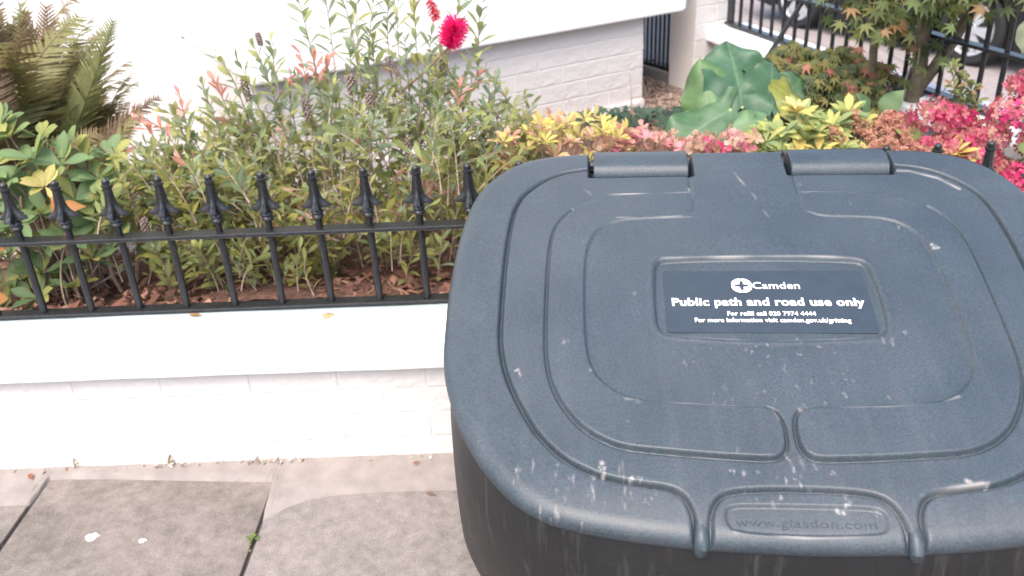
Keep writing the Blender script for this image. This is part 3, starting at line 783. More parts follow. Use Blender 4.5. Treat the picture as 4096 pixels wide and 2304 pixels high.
# local x forward along the body, near side at y = 0 (outside is -y), body behind it at +y
def arc(cx, r, n=9): return [(cx+r*math.cos(a), 0.30+r*math.sin(a)) for a in np.linspace(math.pi, 0, n)]
x1, x2 = -WB/2, WB/2
low = [(-1.62, 0.22), (-1.66, 0.50), (-1.64, 0.78), (-1.55, 0.92), (-0.9, 0.96), (0.75, 0.95), (1.25, 0.86), (1.58, 0.72), (1.65, 0.52), (1.60, 0.20)]
bot = [(x2+0.36, 0.17)]+[(p[0], p[1]) for p in arc(x2, 0.345)][::-1]+[(x2-0.36, 0.12), (x1+0.36, 0.12)]+arc(x1, 0.345)[::-1]+[(x1-0.36, 0.17)]
prof = low+bot
q = MB(); n = len(prof)
secs = [(0.05, 0.93), (0.0, 1.0), (0.0, 1.0), (1.5, 1.0), (1.5, 1.0), (1.45, 0.93)]
ys = [0.03, 0.0, 0.002, 1.498, 1.5, 1.47]; sc = [0.985, 1.0, 1.0, 1.0, 1.0, 0.985]
vs = []
for y, k in zip(ys, sc): vs += [(px_*k, y, 0.55+(pz-0.55)*k) for px_, pz in prof]
fs = [(a*n+i, (a+1)*n+i, (a+1)*n+(i+1) % n, a*n+(i+1) % n) for a in range(len(ys)-1) for i in range(n)]+[tuple(range(n)), tuple((len(ys)-1)*n+k for k in range(n-1, -1, -1))]
q.add(vs, fs); me = q.mesh('body', M['car'], smooth='auto')
bm = bmesh.new(); bm.from_mesh(me); bmesh.ops.triangulate(bm, faces=[f for f in bm.faces if len(f.verts) > 4]); bmesh.ops.recalc_face_normals(bm, faces=bm.faces); bm.to_mesh(me); bm.free()
obj('body', me, car)
q = MB(); cab = [(-1.45, 0.94), (-1.25, 1.38), (-0.95, 1.50), (0.05, 1.50), (0.35, 1.42), (0.85, 0.93)]
vs = [(a, 0.06+(z-0.94)*0.28, z) for a, z in cab]+[(a, 1.44-(z-0.94)*0.28, z) for a, z in cab]; n = len(cab)
q.add(vs, [tuple(range(n)), tuple(range(2*n-1, n-1, -1))]+[(i, n+i, n+(i+1) % n, (i+1) % n) for i in range(n)]); q.build('cabin', M['car'], car, bevel=0.02)
for a in ((-1.28, -0.62, 0.98, 1.38), (-0.55, 0.42, 0.98, 1.38)):
    q = MB(); f = lambda x, z: (x, 0.045+(z-0.94)*0.28, z)
    x0, xe, z0, z1 = a; v = [f(x0, z0), f(xe+(.25 if xe > 0 else 0), z0), f(xe-.05, z1), f(x0+.12, z1)]
    q.add(v+[(x, y+.03, z) for x, y, z in v], [(0, 1, 2, 3), (7, 6, 5, 4), (0, 4, 5, 1), (1, 5, 6, 2), (2, 6, 7, 3), (3, 7, 4, 0)]); q.build('window', M['glass'], car)
q = MB(); q.box(-0.30, 0.52, -0.012, 0.02, 0.30, 0.92); dr = q.build('door', M['car'], car, bevel=0.012)
q = MB(); q.box(-0.22, -0.05, -0.028, -0.01, 0.80, 0.825); q.build('handle', M['car'], dr, bevel=0.004)
q = MB(); q.box(1.50, 1.64, 0.06, 0.36, 0.60, 0.72); q.build('headlight', M['glass'], car, bevel=0.02)
q = MB(); q.box(-1.66, -1.56, 0.04, 0.20, 0.62, 0.84); q.build('tail_light', M['lamp_red'], car, bevel=0.02)
def wheel(x, y, side):
    root = empty('wheel', (0, 0, 0)); root.parent = car; root.location = (x, y, 0.30); root.rotation_euler = (math.radians(90), rng.uniform(0, 1), 0)
    if side > 0: root.rotation_euler = (math.radians(-90), 0.3, 0)
    # local z points outwards
    t = MB(); t.lathe([(0.205, -0.16), (0.27, -0.17), (0.295, -0.14), (0.30, -0.09), (0.30, -0.05), (0.295, -0.015), (0.275, 0.006), (0.235, 0.008), (0.212, -0.004), (0.205, -0.02)], 40)
    tm = t.mesh('tyre', M['tyre'], smooth='auto'); obj('tyre', tm, root)
    r_ = MB(); r_.lathe([(0.196, -0.12), (0.202, -0.01), (0.214, 0.004), (0.214, 0.008), (0.204, 0.006), (0.190, -0.02), (0.186, -0.12)], 40)
    for k in range(6):
        a0 = 2*math.pi*k/6
        for da in (-0.16, 0.16):
            c_, s_ = math.cos(a0+da), math.sin(a0+da); ci, si = math.cos(a0+da*0.9), math.sin(a0+da*0.9)
            w_ = 0.017; px_, py_ = -s_*w_, c_*w_
            v = [(ci*.03-px_, si*.03-py_, 0.004), (ci*.03+px_, si*.03+py_, 0.004), (c_*.2+px_*1.3, s_*.2+py_*1.3, -0.004), (c_*.2-px_*1.3, s_*.2-py_*1.3, -0.004)]
            r_.add(v+[(a, b_, z-.03) for a, b_, z in v], [(0, 1, 2, 3), (7, 6, 5, 4), (0, 4, 5, 1), (1, 5, 6, 2), (2, 6, 7, 3), (3, 7, 4, 0)])
    r_.lathe([(0.05, -0.03), (0.052, 0.006), (0.035, 0.012), (0.01, 0.013)], 20)
    obj('rim', r_.mesh('rim', M['alloy'], smooth='auto'), root)
    d_ = MB(); d_.lathe([(0.18, -0.10), (0.15, -0.085), (0.02, -0.08)], 24); obj('disc', d_.mesh('disc', M['tyre'], smooth='auto'), root)
for x in (x1, x2):
    wheel(x, 0.0, -1); wheel(x, 1.5, 1)

# ------------------------------------------------------------------ leaves
def nrm(v): v = np.asarray(v, float); return v/(np.linalg.norm(v)+1e-12)
TPL = {}
def blade(key, width, n=5, fold=0.25, curl=0.25, wpos=0.5, wave=0.0, tipf=1.0, twist=0.0):
    """leaf along +y, length 1, folded along the midrib and curling down"""
    V = []; mid = []; edge = []
    for i in range(n+1):
        t = i/n
        s = (t**(math.log(0.5)/math.log(wpos))) if 0 < t < 1 else t
        w_ = width/2*(math.sin(math.pi*s)**0.85 if 0 < t < 1 else 0)+ (0.012 if t == 0 else 0)
        z = -curl*t*t+wave*math.sin(t*9)*0.05
        for sx in (-1, 0, 1):
            if i == n and sx != 0: continue
            V.append((sx*w_, t, z+abs(sx)*fold*w_+(wave*0.06*math.sin(t*14+sx*2) if sx else 0))); mid.append(sx == 0)
    F = []
    for i in range(n-1):
        a = 3*i; c = 3*(i+1)
        for k in (0, 1): F += [(a+k, a+k+1, c+k+1), (a+k, c+k+1, c+k)]
    a = 3*(n-1); t_ = 3*n; F += [(a, a+1, t_), (a+1, a+2, t_)]
    TPL[key] = (np.array(V), np.array(F), np.array(mid))
def palmate(key, lobes, valley, droop=0.25, wfac=0.5):
    """star-shaped leaf with its stalk at the origin, pointing along +y"""
    V = [(0, 0, 0)]; mid = [True]
    for k, (ang, L) in enumerate(lobes):
        a = math.radians(ang)
        if k:
            am = math.radians((ang+lobes[k-1][0])/2); vl = valley*min(L, lobes[k-1][1]); V.append((vl*math.sin(am), vl*math.cos(am), -0.02)); mid.append(False)
        for da, f in ((-wfac*0.5, 0.55), (0, 1.0), (wfac*0.5, 0.55)):
            r_ = L*f; V.append((r_*math.sin(a+da*.55), r_*math.cos(a+da*.55), -droop*r_*r_+(0.03 if f < 1 else 0))); mid.append(False)
    n = len(V)
    F = [(0, i+1, i) for i in range(1, n-1)]
    TPL[key] = (np.array(V), np.array(F), np.array(mid))
def petals(key, n=4, w=0.9, cup=0.25):
    V = [(0, 0, 0)]; F = []; mid = [True]
    for k in range(n):
        a = 2*math.pi*k/n+0.1*(k % 2); c_, s_ = math.cos(a), math.sin(a); k0 = len(V)
        for (r_, t_) in ((0.35, -0.28*w), (0.75, -0.42*w), (1.0, 0), (0.75, 0.42*w), (0.35, 0.28*w)):
            V.append((r_*c_-t_*s_, r_*s_+t_*c_, cup*r_*r_*(1 if t_ else .7))); mid.append(False)
        F += [(0, k0, k0+4), (k0, k0+1, k0+3), (k0, k0+3, k0+4), (k0+1, k0+2, k0+3)]
    TPL[key] = (np.array(V), np.array(F), np.array(mid))
blade('lance', 0.34, 5, 0.20, 0.12, 0.60)
blade('lance_curl', 0.30, 5, 0.25, 0.28, 0.58)
blade('obovate', 0.44, 5, 0.22, 0.22, 0.62)
blade('obovate_flat', 0.48, 5, 0.12, 0.10, 0.60)
blade('small', 0.36, 4, 0.3, 0.22, 0.55)
blade('rosette', 0.30, 5, 0.28, 0.30, 0.60)
blade('broad', 0.72, 7, 0.15, 0.30, 0.45, wave=0.5)
palmate('acer', [(-118, .42), (-78, .72), (-38, .92), (0, 1.0), (38, .92), (78, .72), (118, .42)], 0.50, 0.30, 0.75)
palmate('ivy', [(-100, .62), (-50, .85), (0, 1.0), (50, .85), (100, .62)], 0.62, 0.15, 0.8)
petals('floret', 4, 1.0, 0.2); petals('floret_cup', 4, 0.9, 0.7); petals('bract', 3, 1.1, 0.9)
MESHES = {}
class Plant:
    def __init__(s, name, label, cat, loc, group=None, piece='leaf'):
        s.root = empty(name, loc); tag(s.root, label, cat, group); s.loc = np.array(loc, float); s.items = []; s.piece = piece
        s.stems = []; s.twigs = MB()
    def leaf(s, key, pos, d, upv, L, col, mid=None, wid=1.0, name=None):
        y = nrm(d); z = np.asarray(upv, float); z = z-y*(z@y)
        if np.linalg.norm(z) < 1e-4: z = np.cross(y, (0.3, 0.5, 0.8))
        z = nrm(z); x = np.cross(y, z)
        A = np.eye(4); A[:3, 0] = x*L*wid; A[:3, 1] = y*L; A[:3, 2] = z*L; A[:3, 3] = pos
        s.items.append((key, A, tuple(np.round(np.clip(col, 0, 1)*40)/40 if False else col), mid, name or s.piece))
    def stem(s, pts, rad, n=6, mat=None, name='stem'):
        q = MB(); q.tube([np.asarray(p)-s.loc for p in pts], rad, n); q.build(name, mat or M['bark'], s.root, smooth='auto')
    def twig(s, pts, rad, n=4): s.twigs.tube([np.asarray(p)-s.loc for p in pts], rad, n, cap=False)
    def finish(s, cap=300, twigmat=None, rest='foliage', mat=None):
        mat = mat or M['leaf']
        if s.twigs.v:
            o = s.twigs.build('twigs', twigmat or M['bark'], s.root, smooth='auto'); o['kind'] = 'stuff'
        if not s.items: return
        # rank by how large and how unhidden each leaf is likely to be
        C = np.array([A[:3, 3]+A[:3, 1]*.5 for _, A, *_ in s.items]); Ls = np.array([np.linalg.norm(A[:3, 1]) for _, A, *_ in s.items])
        x, y, z = project(C); infr = (x > -20) & (x < 1044) & (y > -20) & (y < 596)
        order = np.argsort(z); cell = {}; score = np.zeros(len(C))
        for i in order:
            k = (int(x[i]//9), int(y[i]//9)); c_ = cell.get(k, 0); cell[k] = c_+1
            score[i] = (Ls[i]/z[i])*(1.0 if c_ == 0 else 0.45/(c_))*(1.0 if infr[i] else 0.01)
        rank = np.argsort(-score); single = set(rank[:cap].tolist())
        restV, restF, restC = [], [], []; nv = 0
        for i, (key, A, col, mid, nm) in enumerate(s.items):
            V, F, m = TPL[key]
            if i in single:
                mk = (key, col, mid)
                if mk not in MESHES:
                    MESHES[mk] = mesh_np(nm, V, F, mat, colours(V, m, col, mid))
                o = obj(nm, MESHES[mk], s.root); B = A.copy(); B[:3, 3] -= s.loc; o.matrix_local = Matrix(B.tolist())
            else:
                restV.append(V @ A[:3, :3].T+A[:3, 3]-s.loc); restF.append(F+nv); restC.append(colours(V, m, col, mid)); nv += len(V)
        if restV:
            o = obj(rest, mesh_np(rest, np.concatenate(restV), np.concatenate(restF), mat, np.concatenate(restC)), s.root); o['kind'] = 'stuff'
def colours(V, m, col, mid):
    c = np.tile(np.array(col), (len(V), 1)); t = np.clip(V[:, 1:2], 0, 1)
    c = c*(0.94+0.12*t)
    if mid is not None: c[m] = mid
    else: c[m] = c[m]*1.12+0.006
    return np.clip(c, 0, 1)
def pal(*cs): return [tuple(c) for c in cs]
def frame_of(T):
    T = nrm(T); a = np.cross(T, (0, 0, 1.0)); a = nrm(a) if np.linalg.norm(a) > 1e-3 else np.array([1., 0, 0]); return T, a, np.cross(a, T)
def bez(p0, p1, p2, n):
    t = np.linspace(0, 1, n)[:, None]; return (1-t)**2*p0+2*t*(1-t)*p1+t*t*p2
R_ = np.random.RandomState(21)
def pick(l): return l[R_.randint(len(l))]
def jit(s=1.0): return R_.randn(3)*s

# ------------------------------------------------------------------ bottlebrush shrub
GREENS = pal((.21, .275, .165), (.24, .30, .155), (.28, .32, .135), (.31, .335, .12), (.34, .34, .12), (.25, .30, .185))
REDS = pal((.56, .25, .20), (.50, .22, .16), (.60, .32, .26))
bb = Plant('bottlebrush_shrub', 'tall loose bottlebrush shrub with red flower and narrow green leaves against the white house', 'shrub', (-0.48, 2.45, 0.355))
def seed_cluster(pl, path, r):
    q = MB(); 
    for i in range(46):
        t = i/46; p = np.array(path[0])*(1-t)+np.array(path[1])*t; T, a, b_ = frame_of(np.array(path[1])-np.array(path[0])); th = i*2.4
        c = p+(a*math.cos(th)+b_*math.sin(th))*r*(0.6+.2*math.sin(math.pi*t)); rr_ = r*0.42
        vs = [c+np.array(d)*rr_ for d in ((1, 0, 0), (-1, 0, 0), (0, 1, 0), (0, -1, 0), (0, 0, 1), (0, 0, -1))]
        q.add([v-pl.loc for v in vs], [(0, 2, 4), (2, 1, 4), (1, 3, 4), (3, 0, 4), (2, 0, 5), (1, 2, 5), (3, 1, 5), (0, 3, 5)])
    q.build('seed_cluster', M['seed'], pl.root, smooth=True)
M['seed'] = simple('grey_brown_seed', (0.22, 0.165, 0.145), 0.85, nscale=90, var=0.4)
def sprig(pl, tip, n, L, base=None, cols=GREENS, red=False, bare=0.0, ang=0.75, twig_r=0.0022, span=0.30, keys=('lance', 'lance_curl'), whole=False, spread=1.0, midc=None):
    tip = np.array(tip, float); base = np.array(base if base is not None else pl.loc+np.array([R_.randn()*.06, R_.randn()*.05, 0]), float)
    d = tip-base; ctrl = base+d*np.array([.35, .35, .75])+np.array([0, 0, 0.05])+jit(.025)
    P = bez(base, ctrl, tip, 26)
    seg = np.linalg.norm(np.diff(P, axis=0), axis=1); acc = np.concatenate([[0], np.cumsum(seg)]); tot = acc[-1]
    st = max(0, tot-span)
    k0 = 0 if whole else int(np.searchsorted(acc, max(0, st-0.03)))
    k0 = min(k0, 22)
    pts = P[k0::2] if (25-k0) % 2 == 0 else np.vstack([P[k0::2], P[-1]])
    pl.twig(pts, list(np.linspace(twig_r, twig_r*.45, len(pts))))
    for i in range(n):
        f = (i+R_.rand()*.5)/n
        if f < bare: continue
        a = st+(tot-st)*f
        j = min(24, int(np.searchsorted(acc, a))); p = P[j-1]+(P[j]-P[j-1])*((a-acc[j-1])/max(seg[j-1], 1e-6)) if j > 0 else P[0]
        T, u_, v_ = frame_of(P[min(j+1, 25)]-P[max(j-1, 0)])
        th = i*2.399+R_.randn()*.25; rad = u_*math.cos(th)+v_*math.sin(th)
        al = ang*spread*(1.0-.45*f)+R_.randn()*.14
        dd = T*math.cos(al)+rad*math.sin(al)
        ll = L*(0.72+.4*R_.rand())*(1-.42*max(0, f-.62)/.38)
        if red and f > .62: c = pick(REDS); ll *= .95
        else: c = pick(cols)
        pl.leaf(pick(keys), p, dd+np.array([0, 0, -.12*R_.rand()]), T+rad*-.3+jit(.12), ll, c, midc)
    return P
LOWG = pal((.27, .30, .095), (.32, .32, .09), (.36, .335, .095), (.23, .28, .11), (.28, .30, .12), (.25, .26, .09))
tips = [(-.575, 2.45, 1.13, 0), (-.51, 2.50, 1.16, 0), (-.455, 2.45, 1.10, 0), (-.405, 2.40, 1.15, 0), (-.362, 2.45, 1.12, 0), (-.325, 2.5, 1.13, 0), (-.30, 2.38, 1.10, 0), (-.268, 2.45, 1.12, 0), (-.12, 2.45, 1.12, 0), (-.085, 2.48, 1.08, 0), (-.66, 2.45, 1.00, 0), (-.816, 2.45, .965, 0), (-.755, 2.44, .955, 0),
        (-.715, 2.47, .985, 0), (-.918, 2.42, .885, 1), (-.86, 2.44, .895, 0), (-.835, 2.46, .905, 1), (-.79, 2.43, .85, 0), (-.575, 2.40, .98, 1), (-.545, 2.43, .955, 1), (-.515, 2.45, .95, 1), (-.50, 2.4, .90, 0), (-.60, 2.38, .93, 0), (-.62, 2.46, .90, 1), (-.09, 2.43, .90, 1), (-.06, 2.45, .87, 0), (-.115, 2.4, .94, 0), (-.20, 2.42, .97, 0), (-.25, 2.40, .94, 0), (-.16, 2.38, .88, 1),
        (.015, 2.42, .825, 0), (.035, 2.45, .80, 0), (-.075, 2.40, .815, 0), (-.03, 2.38, .79, 0), (-1.02, 2.40, .81, 1), (-.985, 2.42, .835, 0), (-.95, 2.40, .80, 0), (-1.07, 2.45, .815, 1), (-.34, 2.36, .90, 0), (-.42, 2.37, .95, 0), (-.38, 2.42, 1.02, 0), (-.30, 2.43, 1.0, 0), (-.45, 2.5, 1.0, 0), (-.22, 2.47, 1.03, 0)]
for x, y, z, red in tips:
    dep = (y-2.45)
    sprig(bb, (x, y, z), R_.randint(18, 25), .058, base=(x*.82-.09+R_.randn()*.03, y+.02+R_.randn()*.03, .36), red=bool(red), span=.24, ang=.9, cols=GREENS, whole=R_.rand() < .5)
ex, ez = [-1.04, -.9, -.75, -.6, -.45, -.3, -.15, -.05, .05], [.76, .79, .81, .87, .90, .95, .88, .82, .76]
for k in range(330):
    x = R_.uniform(-1.05, .05); top = np.interp(x, ex, ez); z = .46+(top-.46)*R_.rand()**.95; y = R_.uniform(2.16, 2.66)
    g = LOWG if z < .76 and R_.rand() < .75 else GREENS
    sprig(bb, (x, y, z), R_.randint(12, 18), R_.uniform(.040, .058), base=(x*.9-.04+R_.randn()*.13, y+R_.randn()*.10, .355+.5*(z-.40)*R_.rand()), red=R_.rand() < .05, span=R_.uniform(.12, .19), cols=g, ang=1.0)
for k in range(75):
    x = R_.uniform(-1.12, -.78); y = R_.uniform(2.2, 2.6); z = R_.uniform(.50, .80)
    sprig(bb, (x, y, z), R_.randint(12, 18), R_.uniform(.042, .058), base=(x*.95+R_.randn()*.07, y+R_.randn()*.06, .40), red=R_.rand() < .05, span=.16, cols=GREENS if R_.rand() < .5 else LOWG, ang=1.0)
for k in range(26):        # low thin shoots between the bars
    x = R_.uniform(-1.05, -.2); y = R_.uniform(2.12, 2.3)
    sprig(bb, (x, y, R_.uniform(.43, .58)), R_.randint(9, 15), .052, base=(x+R_.randn()*.05, y+.06, .355), span=.16, cols=LOWG, ang=.9)
for k in range(9):
    a = k/8; e = np.array((-.95+.95*a, 2.45+R_.randn()*.08, .86+.14*math.sin(a*3.1)))
    P = bez(np.array([e[0]*.75-.12+R_.randn()*.03, 2.45, .355]), np.array([e[0]*.8-.1, 2.45, .62])+jit(.03), e, 12)
    bb.stem(P[:9], list(np.linspace(.007, .003, 9)), 7)
for (a, c, r) in (((-.747, 2.44, .90), (-.741, 2.44, .838), .010), ((-.69, 2.45, 1.018), (-.686, 2.45, .985), .008), ((-.57, 2.36, .86), (-.566, 2.36, .80), .011), ((-.448, 2.38, .912), (-.444, 2.38, .862), .013), ((-.40, 2.37, .865), (-.398, 2.37, .82), .012), ((-.31, 2.36, .74), (-.312, 2.36, .69), .011),
                  ((-.225, 2.36, .72), (-.235, 2.36, .69), .012), ((-.94, 2.14, .655), (-.915, 2.14, .62), .011), ((-.98, 2.16, .62), (-.985, 2.16, .57), .011), ((-.21, 2.44, .93), (-.205, 2.44, .89), .008), ((-.35, 2.40, .95), (-.32, 2.40, .90), .008)):
    seed_cluster(bb, (a, c), r)
def brush_flower(pl, p0, p1, r, n, col, name):
    V = []; F = []; C = []; p0, p1 = np.array(p0), np.array(p1); T, u_, v_ = frame_of(p1-p0)
    for i in range(n):
        t = R_.rand(); th = R_.rand()*6.283; rad = u_*math.cos(th)+v_*math.sin(th); d = nrm(rad+T*(.35+R_.randn()*.2)+jit(.12)); p = p0+(p1-p0)*t; L = r*(.75+.35*R_.rand())*(0.85+.3*math.sin(3.1*t))
        w_ = np.cross(d, jit()); w_ = nrm(w_)*.0011; k = len(V)
        V += [p-w_, p+w_, p+d*L+w_*.6, p+d*L-w_*.6, p+d*L*1.04+w_*1.6, p+d*L*1.04-w_*1.6]; F += [(k, k+1, k+2), (k, k+2, k+3), (k+3, k+2, k+4), (k+3, k+4, k+5)]
        c = np.array(col)*(0.75+.5*R_.rand()); C += [c]*4+[c*1.15+.03]*2
    obj(name, mesh_np(name, np.array(V)-pl.loc, np.array(F), M['leaf'], np.clip(np.array(C), 0, 1)), pl.root)
brush_flower(bb, (-.185, 2.415, .965), (-.158, 2.405, 1.03), .034, 900, (.80, .02, .20), 'flower')
brush_flower(bb, (-.228, 2.44, 1.085), (-.212, 2.43, 1.035), .015, 220, (.62, .08, .12), 'flower')
bb.stem(bez(np.array([-.33, 2.44, .84]), np.array([-.24, 2.43, .91]), np.array([-.182, 2.415, .968]), 8), .0032, 6, M['redtwig'])
bb.finish(300)

# ------------------------------------------------------------------ fern
def frond_tpl(key, bend, seed):
    r = np.random.RandomState(seed); V = []; F = []; mid = []
    N = 46
    def pos(t): return np.array([0.02*math.sin(5*t+seed), math.sin(bend*t)/bend, (1-math.cos(bend*t))/-bend])
    def tan(t): return nrm(pos(min(1, t+.02))-pos(max(0, t-.02)))
    for i in range(N):       # midrib
        a, b_ = i/N, (i+1)/N; w_ = .006*(1-a)+.0015; p, q = pos(a), pos(b_); k = len(V)
        V += [p+(-w_, 0, 0.002), p+(w_, 0, .002), q+(w_, 0, .002), q+(-w_, 0, .002)]; mid += [True]*4; F += [(k, k+1, k+2), (k, k+2, k+3)]
    for i in range(N):
        t = .14+.86*i/N; L = .21*math.sin(math.pi*min(1, (t*.93)**.8))**.8+.012
        T = tan(t); n_ = nrm(np.cross((1, 0, 0), T))
        for sx in (-1, 1):
            d = nrm(np.array([sx, 0, 0])+T*.55+n_*(-.15+r.randn()*.16)); p = pos(t); wv = nrm(np.cross(n_, d)); m = 7; W = .0125*(L/.2)**.5
            k0 = len(V)
            for j in range(m+1):
                f = j/m; ww = W*(1-f)**.6*(1.0 if j % 2 else .62)+.0008; c = p+d*L*f-n_*L*.10*f*f
                V += [c+wv*ww, c-wv*ww]; mid += [False]*2
                if j: q_ = k0+2*j; F += [(q_-2, q_-1, q_+1), (q_-2, q_+1, q_)]
    TPL[key] = (np.array(V), np.array(F), np.array(mid))
for i, bnd in enumerate((.7, 1.1, 1.5, 1.9)): frond_tpl('frond%d' % i, bnd, i+1)
fn = Plant('fern', 'big browning fern with arching feathery fronds by the white facade', 'fern', (-1.50, 2.66, 0.36), piece='frond')
FC = pal((.14, .09, .05), (.22, .20, .08), (.19, .185, .07), (.225, .18, .08), (.16, .17, .062), (.24, .19, .09), (.185, .195, .07), (.18, .125, .065))
for k in range(175):
    az = R_.uniform(-3.14, 3.14); el = R_.uniform(1.08, 1.5)
    d = np.array([math.cos(az)*math.cos(el), .6*math.sin(az)*math.cos(el), math.sin(el)])
    upv = np.array([math.cos(az)*math.sin(el), math.sin(az)*math.sin(el)-.5, -math.cos(el)])
    base = fn.loc+np.array([R_.uniform(-.22, .20), R_.uniform(-.10, .14), R_.uniform(-.02, .14)])
    c = pick(FC); fn.leaf('frond%d' % (R_.randint(2) if k % 4 else 2), base, d, upv+jit(.2), R_.uniform(.38, .72)*(1.05 if base[0] < -1.45 else .75), c, (.13, .095, .055), R_.uniform(.45, .75))
for (bx, by, bz), (tx, ty, tz), L in (((-1.40, 2.55, .62), (-1.06, 2.55, 1.0), .50), ((-1.36, 2.5, .55), (-1.10, 2.5, .90), .44), ((-1.33, 2.5, .50), (-1.12, 2.45, .84), .38), ((-1.45, 2.55, .6), (-1.22, 2.55, 1.06), .52), ((-1.50, 2.5, .62), (-1.35, 2.45, 1.12), .55), ((-1.55, 2.45, .62), (-1.46, 2.4, 1.14), .56), ((-1.5, 2.4, .55), (-1.28, 2.3, .78), .40), ((-1.45, 2.4, .6), (-1.38, 2.25, .92), .42)):
    d = np.array((tx-bx, ty-by, tz-bz)); fn.leaf('frond%d' % R_.randint(2), (bx, by, bz), d, (0.2, -.9, .4)+jit(.3), L, pick(FC), (.14, .09, .055), .5 if tx > -1.25 else .8)
for k in range(5): fn.stem([fn.loc+jit(.04)*np.array([1, 1, 0]), fn.loc+np.array([R_.uniform(-.1, .2), R_.uniform(-.1, .1), .28])], [.006, .003], 6, M['redtwig'])
fn.finish(110)

# ------------------------------------------------------------------ shrub with broad leaves in whorls, left
rh = Plant('azalea_shrub', 'broad-leaved azalea shrub with yellow and orange leaves behind the railing', 'shrub', (-1.28, 2.30, 0.355))
RG = pal((.16, .24, .11), (.18, .26, .11), (.145, .22, .10), (.24, .285, .10), (.31, .32, .10))
RY = pal((.42, .36, .12), (.50, .42, .16), (.36, .33, .10)); RO = pal((.52, .20, .05), (.48, .17, .045), (.45, .22, .08))
def whorl(pl, p, ax, n, L, cols, keys, op=1.05, mid=None, jitter=.2, up_tilt=0.0):
    T, u_, v_ = frame_of(ax); p = np.array(p, float)
    for i in range(n):
        th = 2*math.pi*i/n*1.0+R_.randn()*.22+(math.pi/n if i % 2 else 0); rad = u_*math.cos(th)+v_*math.sin(th); al = op*(.72+.5*R_.rand())
        if i >= n*.7: al *= .55
        d = T*math.cos(al)+rad*math.sin(al)
        pl.leaf(pick(keys), p+rad*.003, d, T*math.sin(al)-rad*math.cos(al)+jit(jitter*.5), L*(.75+.4*R_.rand()), pick(cols), mid)
def twig_to(pl, p, base=None, r=.0032):
    p = np.array(p, float); b0 = np.array(base if base is not None else pl.loc+jit(.05)*np.array([1, 1, 0])); m = (p+b0)/2+np.array([0, 0, .05])+jit(.03)
    pl.twig(bez(b0, m, p, 9), list(np.linspace(r, r*.6, 9)))
wl = [(-1.40, 2.22, .665), (-1.33, 2.22, .72), (-1.262, 2.24, .765), (-1.20, 2.25, .745), (-1.15, 2.24, .585), (-1.305, 2.20, .46), (-1.375, 2.18, .53), (-1.33, 2.2, .61), (-1.255, 2.19, .635), (-1.175, 2.22, .66), (-1.12, 2.26, .70), (-1.10, 2.26, .64), (-1.42, 2.2, .44), (-1.22, 2.2, .55), (-1.38, 2.24, .75), (-1.43, 2.25, .72), (-1.29, 2.28, .70), (-1.36, 2.26, .64), (-1.24, 2.28, .60), (-1.46, 2.22, .58), (-1.21, 2.16, .43), (-1.31, 2.15, .41), (-1.40, 2.15, .40), (-1.16, 2.2, .50), (-1.08, 2.26, .58), (-1.28, 2.24, .54), (-1.06, 2.3, .68)]
for i, p in enumerate(wl):
    twig_to(rh, p); ax = nrm(np.array([R_.randn()*.3, -.45+R_.randn()*.2, .85]))
    whorl(rh, p, ax, R_.randint(7, 11), R_.uniform(.062, .082), RG if R_.rand() < .72 else RG+RY, ('obovate', 'obovate_flat'), 1.15)
for k in range(34):
    p = (R_.uniform(-1.5, -1.04), R_.uniform(2.2, 2.42), R_.uniform(.42, .70)); twig_to(rh, p); whorl(rh, p, nrm(np.array([R_.randn()*.4, -.3, .9])), 7, .06, RG, ('obovate',), 1.1)
whorl(rh, (-1.216, 2.17, .715), (0.1, -.5, .8), 9, .055, RY, ('obovate',), 1.25)
for p, d in (((-1.190, 2.14, .70), (.25, -.2, -1)), ((-1.115, 2.15, .665), (-1, -.2, .15)), ((-1.205, 2.16, .69), (.55, -.2, -.5)), ((-1.41, 2.14, .58), (1, -.2, -.2)), ((-1.39, 2.14, .565), (-.6, -.3, -.3)), ((-1.42, 2.13, .43), (.7, -.4, .1))):
    rh.leaf('obovate_flat', p, d, (0.1, -1, .35), .066, pick(RO), None, 1.0)
for k in range(9):
    b0 = rh.loc+np.array([R_.uniform(-.16, .2), R_.uniform(-.08, .05), 0]); rh.stem(bez(b0, b0+np.array([R_.randn()*.04, 0, .15]), b0+np.array([R_.randn()*.10, -.04+R_.randn()*.04, .32]), 7), list(np.linspace(.0055, .003, 7)), 6)
for p in ((-1.42, 2.3, .80), (-1.34, 2.3, .81), (-1.27, 2.32, .80), (-1.20, 2.32, .77), (-1.16, 2.3, .74), (-1.10, 2.32, .74), (-1.46, 2.28, .77), (-1.38, 2.34, .83)):
    twig_to(rh, p); whorl(rh, p, nrm(np.array([R_.randn()*.3, -.4, .9])), 9, R_.uniform(.062, .08), RG, ('obovate', 'obovate_flat'), 1.1)
rh.finish(300)

